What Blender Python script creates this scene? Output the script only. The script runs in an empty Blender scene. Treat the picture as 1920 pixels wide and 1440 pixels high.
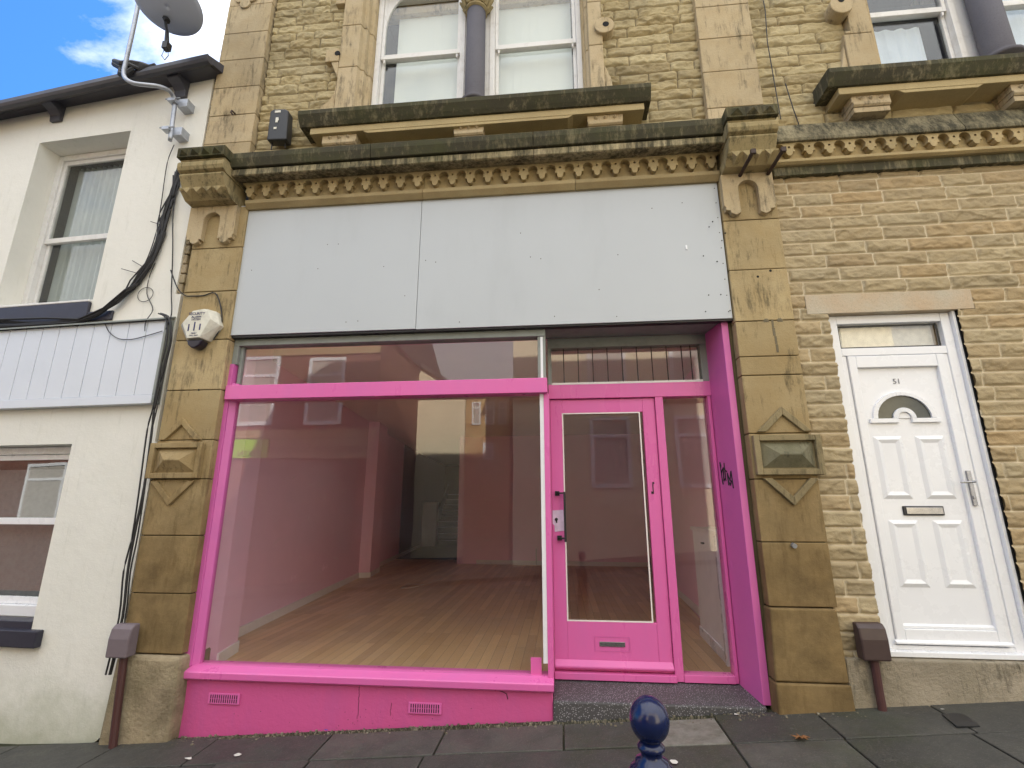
import bpy, bmesh, math, random
import numpy as np
from math import radians as R, sin, cos, pi
from mathutils import Vector, Matrix
random.seed(7); rng = np.random.default_rng(11)
S = bpy.context.scene
COL = S.collection
# ---------------------------------------------------------------- camera
cam = bpy.data.cameras.new("Camera"); camo = bpy.data.objects.new("Camera", cam); COL.objects.link(camo)
cam.sensor_width = 36.0; cam.lens = 36.0 * 912 / 1920; cam.clip_end = 600; cam.clip_start = 0.05
camo.location = (0, -4, 1.6); camo.rotation_euler = (R(90 + 14.05), 0, R(5.6)); S.camera = camo
# ---------------------------------------------------------------- light
SUN_EL, SUN_AZ = 29, 19
S.view_settings.view_transform = 'Standard'; S.view_settings.look = 'None'
S.view_settings.exposure = 1.67; S.view_settings.gamma = 1; S.view_settings.use_curve_mapping = False
W = bpy.data.worlds.new("World"); S.world = W; W.use_nodes = True
nt = W.node_tree; nt.nodes.clear()
def wn(t, **k):
    n = nt.nodes.new(t)
    for a, b in k.items(): setattr(n, a, b)
    return n
out = wn('ShaderNodeOutputWorld'); bg = wn('ShaderNodeBackground'); sky = wn('ShaderNodeTexSky', sky_type='NISHITA')
sky.sun_disc = False; sky.sun_elevation = R(SUN_EL); sky.sun_rotation = R(SUN_AZ); sky.ozone_density = 3.0; sky.air_density = 1.0; sky.dust_density = 0.4
bg.inputs[1].default_value = 0.13
tc = wn('ShaderNodeTexCoord'); mp = wn('ShaderNodeMapping'); mp.inputs['Scale'].default_value = (1, 1, 1.3); mp.inputs['Location'].default_value = (0.37, 0.12, 0.55); mp.inputs['Rotation'].default_value = (0, R(35), R(10))
n1 = wn('ShaderNodeTexNoise'); n1.inputs['Scale'].default_value = 2.6; n1.inputs['Detail'].default_value = 10; n1.inputs['Roughness'].default_value = 0.6; n1.inputs['Distortion'].default_value = 0.5
sx = wn('ShaderNodeSeparateXYZ'); nt.links.new(tc.outputs['Generated'], sx.inputs[0])
def wm(op, a, b):
    q = wn('ShaderNodeMath', operation=op)
    for i_, v in ((0, a), (1, b)):
        if isinstance(v, (int, float)): q.inputs[i_].default_value = v
        else: nt.links.new(v, q.inputs[i_])
    return q.outputs[0]
# the blue gap: clear low over the houses to the left, thickening cloud towards the right and overhead behind the camera
bias = wm('ADD', wm('MULTIPLY', wm('ADD', sx.outputs[0], 0.575), 1.6), wm('MULTIPLY', wm('MAXIMUM', wm('SUBTRACT', 0.35, sx.outputs[1]), 0.0), 0.55))
cr = wn('ShaderNodeValToRGB'); cr.color_ramp.elements[0].position = 0.47; cr.color_ramp.elements[1].position = 0.68
mx = wn('ShaderNodeMix', data_type='RGBA'); mx.inputs[7].default_value = (4.75, 4.8, 4.85, 1)
tn = wn('ShaderNodeMix', data_type='RGBA', blend_type='MULTIPLY'); tn.inputs[0].default_value = 1; tn.inputs[7].default_value = (0.30, 0.58, 0.86, 1)
nt.links.new(tc.outputs['Generated'], mp.inputs[0]); nt.links.new(mp.outputs[0], n1.inputs[0]); nt.links.new(wm('ADD', n1.outputs[0], wm('MINIMUM', bias, 0.22)), cr.inputs[0])
nt.links.new(cr.outputs[0], mx.inputs[0]); nt.links.new(sky.outputs[0], tn.inputs[6]); nt.links.new(tn.outputs[2], mx.inputs[6]); gd = wn('ShaderNodeVectorMath', operation='SCALE'); nt.links.new(mx.outputs[2], gd.inputs[0]); nt.links.new(wm('ADD', wm('MULTIPLY', wm('MAXIMUM', sx.outputs[2], 0.0), 0.75), 0.60), gd.inputs['Scale']); nt.links.new(gd.outputs[0], bg.inputs[0]); nt.links.new(bg.outputs[0], out.inputs[0])
sun = bpy.data.lights.new("Sun", 'SUN'); suno = bpy.data.objects.new("Sun", sun); COL.objects.link(suno)
sun.energy = 4.2; sun.angle = R(0.5); sun.color = (1, 0.94, 0.84)
sd = Vector((sin(R(SUN_AZ)) * cos(R(SUN_EL)), cos(R(SUN_AZ)) * cos(R(SUN_EL)), sin(R(SUN_EL))))
suno.rotation_euler = sd.to_track_quat('Z', 'Y').to_euler(); suno.location = (8, 20, 30)
S.cycles.max_bounces = 12; S.cycles.diffuse_bounces = 7; S.cycles.transparent_max_bounces = 16; S.cycles.glossy_bounces = 4

# ---------------------------------------------------------------- materials
class NT:
    def __init__(s, name):
        s.m = bpy.data.materials.new(name); s.m.use_nodes = True; s.t = s.m.node_tree
        s.b = s.t.nodes['Principled BSDF']; s.g = None
    def n(s, t, **k):
        q = s.t.nodes.new(t)
        for a, b in k.items(): setattr(q, a, b)
        return q
    def l(s, a, b): s.t.links.new(a, b)
    def pos(s, sc=(1, 1, 1), obj=False):
        if obj: g = s.n('ShaderNodeTexCoord').outputs['Object']
        else: g = s.n('ShaderNodeNewGeometry').outputs['Position']
        m = s.n('ShaderNodeMapping'); m.inputs['Scale'].default_value = sc; s.l(g, m.inputs[0]); return m.outputs[0]
    def noise(s, scale, det=5, rough=.55, sc=(1, 1, 1), dist=0):
        q = s.n('ShaderNodeTexNoise'); q.inputs['Scale'].default_value = scale; q.inputs['Detail'].default_value = det
        q.inputs['Roughness'].default_value = rough; q.inputs['Distortion'].default_value = dist; s.l(s.pos(sc), q.inputs[0]); return q.outputs[0]
    def ramp(s, f, a, b, ca=(0, 0, 0), cb=(1, 1, 1)):
        q = s.n('ShaderNodeValToRGB'); e = q.color_ramp.elements; e[0].position = a; e[1].position = b
        e[0].color = (*ca, 1); e[1].color = (*cb, 1); s.l(f, q.inputs[0]); return q.outputs[0]
    def mix(s, f, a, b, mode='MIX'):
        q = s.n('ShaderNodeMix', data_type='RGBA', blend_type=mode)
        for i, v in ((0, f), (6, a), (7, b)):
            if isinstance(v, (int, float)): q.inputs[i].default_value = v
            elif isinstance(v, tuple): q.inputs[i].default_value = (*v, 1)
            else: s.l(v, q.inputs[i])
        return q.outputs[2]
    def math(s, op, a, b=0.0):
        q = s.n('ShaderNodeMath', operation=op)
        for i, v in ((0, a), (1, b)):
            if isinstance(v, (int, float)): q.inputs[i].default_value = v
            else: s.l(v, q.inputs[i])
        return q.outputs[0]
    def attr(s, name):
        q = s.n('ShaderNodeAttribute'); q.attribute_name = name; return q.outputs['Fac']
    def bump(s, h, st=.3, d=.01):
        q = s.n('ShaderNodeBump'); q.inputs['Strength'].default_value = st; q.inputs['Distance'].default_value = d
        s.l(h, q.inputs['Height']); s.l(q.outputs[0], s.b.inputs['Normal'])
    def col(s, c):
        if isinstance(c, tuple): s.b.inputs['Base Color'].default_value = (*c, 1)
        else: s.l(c, s.b.inputs['Base Color'])
    def rough(s, r):
        if isinstance(r, (int, float)): s.b.inputs['Roughness'].default_value = r
        else: s.l(r, s.b.inputs['Roughness'])

def stone(name, ca, cb, stain=.4, soot=0.0, green=0.0, orange=0.0, bump=.35, sootc=(.036, .035, .025), zdark=None):
    k = NT(name)
    c = k.mix(k.ramp(k.noise(3.1, 6, .6), .35, .68), ca, cb)
    c = k.mix(k.math('MULTIPLY', k.ramp(k.noise(1.3, 5, .6, (1, 1, .55)), .5, .75), stain), c, tuple(v * .52 for v in ca))
    t = k.attr('tint')
    c = k.mix(k.math('MULTIPLY', k.ramp(t, .0, .5, (1, 1, 1), (0, 0, 0)), .36), c, tuple(v * .55 for v in cb))
    c = k.mix(k.math('MULTIPLY', k.ramp(t, .55, 1.0), .3), c, (ca[0] * 1.22, ca[1] * 1.2, ca[2] * 1.25))
    if orange: c = k.mix(k.math('MULTIPLY', k.ramp(k.noise(6, 4, .6), .5, .72), orange), c, (.38, .21, .06))
    c = k.mix(k.math('MULTIPLY', k.ramp(k.noise(95, 3, .7), .52, .7), .35), c, tuple(v * .45 for v in ca))
    if soot: c = k.mix(k.math('MULTIPLY', k.ramp(k.math('ADD', k.math('MULTIPLY', k.noise(9, 9, .75, (2.2, 2.2, .35)), .6), k.math('MULTIPLY', k.noise(2.2, 6, .7), .4)), .53 - soot * .27, .66 - soot * .22), .88), c, sootc)
    if green: c = k.mix(k.math('MULTIPLY', k.ramp(k.noise(2.6, 6, .65), .42, .7), green), c, (.075, .085, .025))
    if zdark:
        g = k.n('ShaderNodeSeparateXYZ'); k.l(k.n('ShaderNodeNewGeometry').outputs['Position'], g.inputs[0])
        w = k.math('ADD', g.outputs[2], k.math('MULTIPLY', k.noise(2.3, 5, .65), 1.1))
        c = k.mix(k.math('MULTIPLY', k.ramp(w, *[.0, 1.0]), 1.0), c, c) if False else k.mix(k.math('MULTIPLY', k.ramp(k.math('DIVIDE', w, 5.0), zdark[0] / 5, zdark[1] / 5, (1, 1, 1), (0, 0, 0)), zdark[2]), c, (.20, .127, .05))
    if zdark: c = k.mix(k.math('MULTIPLY', k.math('MULTIPLY', k.ramp(k.math('DIVIDE', w, 5.0), .30, .58, (1, 1, 1), (0, 0, 0)), k.ramp(k.noise(3.3, 7, .7), .36, .66)), .85), c, (.12, .082, .038))
    k.col(c); k.rough(.92); k.b.inputs['Specular IOR Level'].default_value = .2
    h = k.math('ADD', k.noise(28, 6, .65), k.math('MULTIPLY', k.noise(150, 3, .6), .35)); k.bump(h, bump, .012)
    return k.m
def paint(name, c, rough=.45, dirt=.25, dscale=6, bump=.06, dc=None, spec=.5, streak=False):
    k = NT(name); dc = dc or tuple(v * .45 for v in c)
    f = k.noise(dscale, 7, .68, (1, 1, .3) if streak else (1, 1, 1))
    q = k.mix(k.math('MULTIPLY', k.ramp(f, .5, .8), dirt), c, dc)
    q = k.mix(k.math('MULTIPLY', k.ramp(k.noise(1.2, 3), .4, .7), .12), q, tuple(min(1, v * 1.2 + .02) for v in c))
    k.col(q); k.rough(k.ramp(f, .3, .8, (rough - .08,) * 3, (rough + .15,) * 3)); k.b.inputs['Specular IOR Level'].default_value = spec
    k.bump(k.noise(35, 5, .6), bump, .01); return k.m
def flat(name, c, rough=.5, metal=0.0, spec=.5):
    k = NT(name); q = k.mix(k.ramp(k.noise(22, 4), .4, .7), c, tuple(v * .82 for v in c)); k.col(q); k.rough(rough)
    k.b.inputs['Metallic'].default_value = metal; k.b.inputs['Specular IOR Level'].default_value = spec; return k.m
def glass(name, base=.05, tint=(.93, .95, .94), rough=0.0, wob=.04, haze=0.0, hz=(.5, .5, .5)):
    k = NT(name); t = k.t; t.nodes.remove(k.b)
    tr = k.n('ShaderNodeBsdfTransparent'); tr.inputs[0].default_value = (*tint, 1); gl = k.n('ShaderNodeBsdfGlossy'); gl.inputs['Roughness'].default_value = rough
    bp = k.n('ShaderNodeBump'); bp.inputs['Strength'].default_value = wob; bp.inputs['Distance'].default_value = .02; k.l(k.noise(1.3, 2, .4), bp.inputs['Height']); k.l(bp.outputs[0], gl.inputs['Normal'])
    lw = k.n('ShaderNodeLayerWeight'); lw.inputs[0].default_value = .5
    f = k.math('ADD', k.math('MULTIPLY', k.math('POWER', lw.outputs['Facing'], 5.0), 1 - base), base)
    ms = k.n('ShaderNodeMixShader'); k.l(f, ms.inputs[0]); k.l(tr.outputs[0], ms.inputs[1]); k.l(gl.outputs[0], ms.inputs[2])
    last = ms
    if haze:
        df = k.n('ShaderNodeBsdfDiffuse'); df.inputs[0].default_value = (*hz, 1)
        m2 = k.n('ShaderNodeMixShader'); k.l(k.math('MULTIPLY', k.ramp(k.noise(1.7, 6, .7), .3, .8), haze), m2.inputs[0]); k.l(ms.outputs[0], m2.inputs[1]); k.l(df.outputs[0], m2.inputs[2]); last = m2
    k.l(last.outputs[0], t.nodes['Material Output'].inputs[0]); return k.m
def rockface(name, ca, cb, cm, orange=.3, dark=.3):
    k = NT(name); t = k.attr('tint')
    c = k.mix(k.ramp(t, .0, 1.0), ca, cb)
    c = k.mix(k.math('MULTIPLY', k.ramp(k.math('FRACT', k.math('MULTIPLY', t, 7.31)), .55, .95), orange), c, (.40, .24, .10))
    c = k.mix(k.math('MULTIPLY', k.ramp(k.math('FRACT', k.math('MULTIPLY', t, 13.7)), .5, 1.0), .3), c, (.24, .205, .14))
    c = k.mix(k.math('MULTIPLY', k.ramp(k.noise(9, 6, .65, (.6, 1, 1.4)), .48, .72), .5), c, tuple(v * .55 for v in ca))
    c = k.mix(k.math('MULTIPLY', k.ramp(k.noise(2.2, 5, .6), .5, .75), dark), c, (.085, .07, .04))
    c = k.mix(k.attr('mort'), c, cm)
    k.col(c); k.rough(.93); k.b.inputs['Specular IOR Level'].default_value = .15
    k.bump(k.math('ADD', k.noise(45, 6, .7), k.math('MULTIPLY', k.noise(160, 3), .3)), .5, .012); return k.m

SA, SB = (.475, .375, .21), (.40, .295, .145)
M = {}
M['ashlar'] = stone('sandstone_ashlar', SA, SB, .6, soot=.065, zdark=(1.7, 3.4, .72))
M['ashlar_up'] = stone('sandstone_ashlar_upper', (.505, .412, .265), (.435, .338, .195), .7, orange=.10, soot=.06)
M['cap'] = stone('capital_stone', (.46, .37, .20), (.34, .27, .14), .5, soot=.08, green=.2)
M['captop'] = stone('capital_top_stone', (.26, .22, .12), (.17, .14, .07), .5, soot=.62, green=.5)
M['soot'] = stone('sooty_stone', (.40, .35, .22), (.25, .21, .12), .5, soot=.74, green=.4)
M['cornice'] = stone('cornice_stone', (.52, .44, .27), (.36, .29, .16), .5, soot=.42, green=.25)
M['frieze'] = stone('frieze_stone', (.44, .35, .19), (.34, .26, .135), .4, orange=.15)
M['sill_st'] = stone('sill_stone', (.46, .37, .20), (.40, .31, .16), .4, soot=.0)
M['slabtop'] = stone('weathered_tooled_stone', (.30, .26, .16), (.21, .18, .11), .5, soot=.42, bump=1.2)
M['lintel'] = stone('pale_lintel_stone', (.50, .45, .35), (.50, .37, .24), .2)
M['plinthR'] = stone('rendered_plinth', (.43, .37, .28), (.30, .26, .19), .8, soot=.06, bump=1.3)
M['plinthL'] = stone('worn_plinth_stone', (.60, .49, .33), (.27, .215, .14), .95, green=.35, bump=1.6)
M['joint'] = stone('dark_mortar_joint', (.12, .095, .05), (.07, .055, .03), .3)
M['rockU'] = rockface('rock_faced_sandstone_upper', (.50, .42, .25), (.40, .32, .175), (.17, .14, .09), .0, .45)
M['rockR'] = rockface('pitch_faced_stone_lower', (.44, .36, .225), (.39, .305, .18), (.66, .58, .43), .30, .05)
M['pink'] = paint('pink_gloss_paint', (.71, .14, .41), .30, .45, 3, .08, (.56, .15, .43), streak=True)
M['pinkwall'] = paint('pink_masonry_paint', (.62, .095, .29), .5, .6, 2.6, .35, (.44, .10, .33), streak=True)
M['mauve'] = paint('purple_pink_jamb_paint', (.62, .13, .40), .4, .35, 2.0, .05, (.40, .10, .36))
M['board'] = paint('pale_grey_board_paint', (.485, .515, .54), .5, .5, 1.6, .03, (.40, .425, .44), streak=True)
M['greyfr'] = paint('weathered_grey_green_frame', (.25, .27, .25), .6, .5, 9, .1)
M['alu'] = flat('aluminium_trim', (.62, .62, .64), .35, .5)
M['white'] = paint('white_upvc', (.80, .81, .84), .28, .06, 4, .0)
M['whitewood'] = paint('peeling_white_paint', (.74, .73, .71), .5, .38, 12, .12, (.33, .29, .24))
M['render'] = paint('cream_render', (.69, .67, .57), .85, .14, 1.4, .14, (.46, .47, .36), .2)
def mk_render():
    k = NT('cream_render'); g = k.n('ShaderNodeSeparateXYZ'); k.l(k.n('ShaderNodeNewGeometry').outputs['Position'], g.inputs[0]); z = g.outputs[2]
    c = k.mix(k.math('MULTIPLY', k.ramp(k.noise(1.3, 7, .65), .45, .75), .35), (.79, .775, .71), (.69, .68, .61))
    c = k.mix(k.math('MULTIPLY', k.ramp(k.noise(5, 9, .75, (2.5, 2.5, .35)), .56, .74), .30), c, (.40, .40, .32))
    w = k.math('ADD', z, k.math('MULTIPLY', k.noise(3, 7, .7), .9))
    c = k.mix(k.math('MULTIPLY', k.ramp(w, .15, .72, (1, 1, 1), (0, 0, 0)), .7), c, (.30, .32, .20))
    c = k.mix(k.math('MULTIPLY', k.ramp(k.noise(28, 8, .8), .66, .72), .5), c, (.38, .35, .28))
    k.col(c); k.rough(.88); k.bump(k.math('ADD', k.noise(6, 5, .6), k.math('MULTIPLY', k.noise(80, 4, .7), .25)), .35, .02); return k.m
M['render'] = mk_render()
M['clad'] = paint('white_plastic_cladding', (.66, .70, .77), .35, .08, 3, .0)
M['navy'] = paint('dark_navy_paint', (.026, .026, .042), .45, .3, 8, .1, (.09, .085, .10))
M['gutter'] = paint('dark_grey_gutter', (.055, .055, .07), .4, .3, 5, .03, (.03, .03, .035))
M['black'] = flat('black_plastic', (.02, .021, .024), .45)
M['void'] = flat('dark_void', (.006, .006, .006), .9)
M['brown'] = paint('dark_brown_plastic', (.055, .032, .030), .45, .3, 10, .05)
M['greyhood'] = paint('faded_purple_grey_hood', (.17, .135, .15), .6, .35, 10, .1)
M['pipe'] = paint('dark_red_brown_pipe', (.075, .028, .026), .5, .35, 14, .1)
M['cable'] = flat('black_cable', (.018, .017, .018), .55)
M['iron'] = paint('rusty_iron', (.045, .025, .018), .7, .5, 20, .3)
M['galv'] = flat('galvanised_steel', (.42, .44, .48), .42, .7)
M['dish'] = paint('grey_dish_mesh', (.50, .56, .72), .5, .2, 5, .0)
M['bollard'] = flat('navy_gloss_cast_iron', (.006, .013, .065), .2)
M['bollard'].node_tree.nodes['Principled BSDF'].inputs['Coat Weight'].default_value = .15
M['glass'] = glass('shop_glass', .062, (.99, .99, .99), wob=.05, haze=.03, hz=(.5, .46, .55))
M['glassw'] = glass('window_glass', .07, (.95, .96, .95), wob=.06)
M['glassup'] = glass('old_window_glass', .07, (.96, .97, .96), wob=.10)
M['ipink'] = paint('interior_pink_wall', (.90, .58, .72), .7, .2, 2.5, .03, (.76, .48, .60), .3)
M['skirt'] = paint('skirting_white', (.82, .79, .76), .5, .2, 8)
M['ceil'] = paint('ceiling_white', (.88, .86, .84), .9, .1, 3)
M['cream'] = paint('cream_cupboard', (.88, .87, .86), .6, .2, 5)
M['dim_back'] = paint('dim_back_surface', (.04, .04, .04), .9, .3, 9)
M['blind'] = paint('vertical_blind_fabric', (.74, .78, .76), .8, .06, 8)
M['net'] = paint('net_curtain', (.42, .46, .46), .9, .5, 14, .3, (.25, .28, .28), streak=True)
M['beigeblind'] = paint('beige_blind', (.45, .42, .38), .6, .2, 3)
M['sheer'] = paint('sheer_curtain', (.62, .70, .82), .9, .2, 5)
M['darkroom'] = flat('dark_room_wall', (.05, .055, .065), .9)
M['column'] = stone('purple_grey_shaft', (.135, .13, .145), (.115, .11, .125), .15, bump=.1)
M['bluetxt'] = flat('dark_blue_print', (.03, .03, .13), .6)
M['strobe'] = flat('near_black_blue_plastic', (.012, .010, .025), .3)
M['greytxt'] = flat('grey_number', (.22, .22, .25), .4)
M['ink'] = flat('black_marker', (.01, .01, .012), .6)
M['chrome'] = flat('brushed_chrome', (.36, .36, .38), .25, .9)
M['terrazzo'] = None
M['leaf'] = flat('brown_leaf', (.22, .095, .03), .8)
M['litter'] = flat('pale_paper_scrap', (.62, .60, .56), .8)
M['blue'] = flat('blue_scrap', (.03, .08, .45), .5)
M['slate'] = flat('slate_roof', (.06, .06, .065), .7)
M['alarmw'] = flat('cream_white_plastic', (.72, .70, .60), .45)
M['paleup'] = flat('unpainted_lilac_primer', (.72, .58, .76), .6)
def mk_floor():
    k = NT('laminate_floor'); p = k.pos((1, 1, 1)); rot = k.n('ShaderNodeMapping'); rot.inputs['Rotation'].default_value = (0, 0, R(90)); k.l(p, rot.inputs[0])
    b = k.n('ShaderNodeTexBrick'); b.inputs['Scale'].default_value = 1; b.inputs['Brick Width'].default_value = 1.25; b.inputs['Row Height'].default_value = .095
    b.inputs['Mortar Size'].default_value = .0018; b.inputs['Color1'].default_value = (.76, .52, .25, 1); b.inputs['Color2'].default_value = (.54, .34, .15, 1); b.inputs['Mortar'].default_value = (.2, .12, .06, 1); b.offset = .37
    k.l(rot.outputs[0], b.inputs[0])
    c = k.mix(k.math('MULTIPLY', k.ramp(k.noise(5, 6, .65, (7, .6, 1)), .4, .7), .5), b.outputs[0], (.58, .41, .24))
    c = k.mix(k.math('MULTIPLY', k.ramp(k.noise(1.1, 5, .6), .5, .8), .25), c, (.30, .25, .2))
    k.col(c); k.rough(k.ramp(k.noise(2, 5), .3, .8, (.30,) * 3, (.5,) * 3)); return k.m
M['floor'] = mk_floor()
def mk_terr():
    k = NT('terrazzo_step'); v = k.n('ShaderNodeTexVoronoi'); v.inputs['Scale'].default_value = 85; k.l(k.pos(), v.inputs[0])
    c = k.mix(k.ramp(v.outputs['Distance'], .18, .34, (1, 1, 1), (0, 0, 0)), (.07, .067, .07), (.46, .43, .47))
    c = k.mix(k.math('MULTIPLY', k.ramp(k.noise(3, 6, .7), .42, .7), .6), c, (.06, .057, .054)); k.col(c); k.rough(.6); k.bump(k.noise(60), .2, .005); return k.m
M['terrazzo'] = mk_terr()
def mk_slab():
    k = NT('york_stone_flags'); t = k.attr('tint')
    c = k.mix(k.ramp(t, 0, 1), (.065, .064, .058), (.13, .125, .112))
    c = k.mix(k.math('MULTIPLY', k.ramp(k.noise(3.5, 8, .7), .42, .7), .75), c, (.038, .038, .036))
    c = k.mix(k.math('MULTIPLY', k.ramp(k.noise(1.6, 6, .7), .52, .72), .6), c, (.05, .065, .022))
    c = k.mix(k.math('MULTIPLY', k.ramp(k.noise(55, 4, .7), .58, .7), .5), c, (.19, .185, .17))
    c = k.mix(k.math('MULTIPLY', k.ramp(k.noise(7, 9, .8), .55, .75), .5), c, (.16, .155, .14))
    c = k.mix(k.math('MULTIPLY', k.ramp(k.noise(120, 2, .7), .64, .7), .7), c, (.3, .28, .26))
    c = k.mix(k.math('GREATER_THAN', t, 1.5), c, k.mix(k.ramp(k.noise(14, 6, .7), .4, .7), (.30, .29, .26), (.16, .155, .12)))
    v = k.n('ShaderNodeTexVoronoi'); v.inputs['Scale'].default_value = 5.5; k.l(k.pos(), v.inputs[0])
    c = k.mix(k.math('MULTIPLY', k.ramp(v.outputs['Distance'], .055, .085, (1, 1, 1), (0, 0, 0)), .55), c, (.17, .165, .155))
    c = k.mix(1.0, c, (.68, .67, .64), 'MULTIPLY')
    k.col(c); k.rough(k.ramp(k.noise(4, 5), .3, .7, (.5,) * 3, (.8,) * 3)); k.bump(k.math('ADD', k.noise(9, 7, .7), k.math('MULTIPLY', k.noise(90, 4), .3)), .5, .02); return k.m
M['slab'] = mk_slab()
M['slabj'] = stone('gritty_joint_dirt', (.07, .065, .045), (.035, .04, .02), .5, bump=.8)
def mk_asph():
    k = NT('asphalt'); c = k.mix(k.ramp(k.noise(90, 4, .7), .4, .7), (.045, .045, .047), (.085, .085, .085)); k.col(c); k.rough(.85); k.bump(k.noise(140, 3), .5, .01); return k.m
M['asphalt'] = mk_asph()
def mk_brick(name, c1, c2, cm, sc=1.0, bw=.225, rh=.075):
    k = NT(name); g = k.n('ShaderNodeNewGeometry').outputs['Position']; s = k.n('ShaderNodeSeparateXYZ'); k.l(g, s.inputs[0]); cb = k.n('ShaderNodeCombineXYZ')
    k.l(k.math('ADD', s.outputs[0], s.outputs[1]), cb.inputs[0]); k.l(s.outputs[2], cb.inputs[1])
    b = k.n('ShaderNodeTexBrick'); b.inputs['Scale'].default_value = sc; b.inputs['Brick Width'].default_value = bw; b.inputs['Row Height'].default_value = rh; b.inputs['Mortar Size'].default_value = .006
    for i, c in (('Color1', c1), ('Color2', c2), ('Mortar', cm)): b.inputs[i].default_value = (*c, 1)
    k.l(cb.outputs[0], b.inputs[0]); c = k.mix(k.math('MULTIPLY', k.ramp(k.noise(2, 6), .4, .7), .4), b.outputs[0], tuple(v * .6 for v in c1)); k.col(c); k.rough(.9); return k.m
M['brick'] = mk_brick('dark_red_brick', (.20, .07, .045), (.15, .055, .04), (.22, .19, .16))
M['oppstone'] = mk_brick('ochre_rubble_stone', (.66, .46, .22), (.46, .28, .12), (.16, .12, .08), 1, .34, .16)
M['oppcream'] = paint('cream_opposite_render', (.80, .70, .50), .9, .2, 2, .1)
M['band'] = stone('opposite_stone_band', (.46, .36, .2), (.38, .28, .15), .3)
M['green'] = flat('lime_green_sign', (.38, .80, .05), .4)

# ---------------------------------------------------------------- mesh helpers
class MB:
    def __init__(s): s.v = []; s.f = []; s.t = []; s.mi = []; s.tint = .5; s.m = 0
    def add(s, vs, fs):
        b = len(s.v); s.v += [tuple(p) for p in vs]
        for f in fs: s.f.append([b + i for i in f]); s.t.append(s.tint); s.mi.append(s.m)
    def box(s, x0, x1, y0, y1, z0, z1):
        s.add([(x, y, z) for z in (z0, z1) for y in (y0, y1) for x in (x0, x1)], [(0, 2, 3, 1), (4, 5, 7, 6), (0, 1, 5, 4), (1, 3, 7, 5), (3, 2, 6, 7), (2, 0, 4, 6)]); return s
    def prism(s, poly, ax, a0, a1):
        n = len(poly)
        def P(q, a): return {'y': (q[0], a, q[1]), 'x': (a, q[0], q[1]), 'z': (q[0], q[1], a)}[ax]
        vs = [P(q, a0) for q in poly] + [P(q, a1) for q in poly]
        s.add(vs, [tuple(range(n)), tuple(range(2 * n - 1, n - 1, -1))] + [(i, n + i, n + (i + 1) % n, (i + 1) % n) for i in range(n)]); return s
    def quad8(s, pts):  # 8 pts: bottom 4, top 4
        s.add(pts, [(3, 2, 1, 0), (4, 5, 6, 7), (0, 1, 5, 4), (1, 2, 6, 5), (2, 3, 7, 6), (3, 0, 4, 7)]); return s
    def pyramid(s, x0, x1, z0, z1, y, h, tx=.0, tz=.0):
        cx, cz = (x0 + x1) / 2, (z0 + z1) / 2
        s.add([(x0, y, z0), (x1, y, z0), (x1, y, z1), (x0, y, z1), (cx - tx, y - h, cz - tz), (cx + tx, y - h, cz - tz), (cx + tx, y - h, cz + tz), (cx - tx, y - h, cz + tz)], [(0, 1, 5, 4), (1, 2, 6, 5), (2, 3, 7, 6), (3, 0, 4, 7), (4, 5, 6, 7), (3, 2, 1, 0)]); return s
    def tube(s, pts, r, n=8, cap=True):
        pts = [Vector(p) for p in pts]; rs = r if isinstance(r, (list, tuple)) else [r] * len(pts)
        up = Vector((0, 0, 1)); rings = []
        for i, p in enumerate(pts):
            d = (pts[min(i + 1, len(pts) - 1)] - pts[max(i - 1, 0)]).normalized()
            a = d.cross(up)
            if a.length < .05: a = d.cross(Vector((1, 0, 0)))
            a.normalize(); b = d.cross(a).normalized()
            rings.append([p + (a * cos(2 * pi * k / n) + b * sin(2 * pi * k / n)) * rs[i] for k in range(n)])
        vs = [q for rg in rings for q in rg]; fs = []
        for i in range(len(pts) - 1):
            for k in range(n): fs.append((i * n + k, i * n + (k + 1) % n, (i + 1) * n + (k + 1) % n, (i + 1) * n + k))
        if cap: fs += [tuple(range(n - 1, -1, -1)), tuple((len(pts) - 1) * n + k for k in range(n))]
        s.add(vs, fs); return s
    def lathe(s, c, prof, n=24):
        vs = [(c[0] + r * cos(2 * pi * k / n), c[1] + r * sin(2 * pi * k / n), c[2] + z) for r, z in prof for k in range(n)]; fs = []
        for i in range(len(prof) - 1):
            for k in range(n): fs.append((i * n + k, i * n + (k + 1) % n, (i + 1) * n + (k + 1) % n, (i + 1) * n + k))
        fs += [tuple(range(n - 1, -1, -1)), tuple((len(prof) - 1) * n + k for k in range(n))]
        s.add(vs, fs); return s
    def build(s, name, mats, parent=None, bevel=0, smooth=False, label=None, local=False):
        off = Vector((0, 0, 0))
        if parent is not None and not local:
            p = parent
            while p: off += p.location; p = p.parent
        me = bpy.data.meshes.new(name); me.from_pydata([Vector(p) - off for p in s.v], [], s.f)
        if not isinstance(mats, (list, tuple)): mats = [mats]
        for m in mats: me.materials.append(m)
        me.polygons.foreach_set('material_index', s.mi)
        a = me.attributes.new('tint', 'FLOAT', 'FACE'); a.data.foreach_set('value', s.t)
        if smooth: me.polygons.foreach_set('use_smooth', [True] * len(s.f))
        bm = bmesh.new(); bm.from_mesh(me); bmesh.ops.recalc_face_normals(bm, faces=bm.faces); bm.to_mesh(me); bm.free()
        me.update(); o = bpy.data.objects.new(name, me); COL.objects.link(o); o.parent = parent
        if bevel:
            b = o.modifiers.new('bevel', 'BEVEL'); b.width = bevel; b.segments = 2; b.limit_method = 'ANGLE'; b.angle_limit = R(35)
        if label: o['label'] = label
        return o
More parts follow.
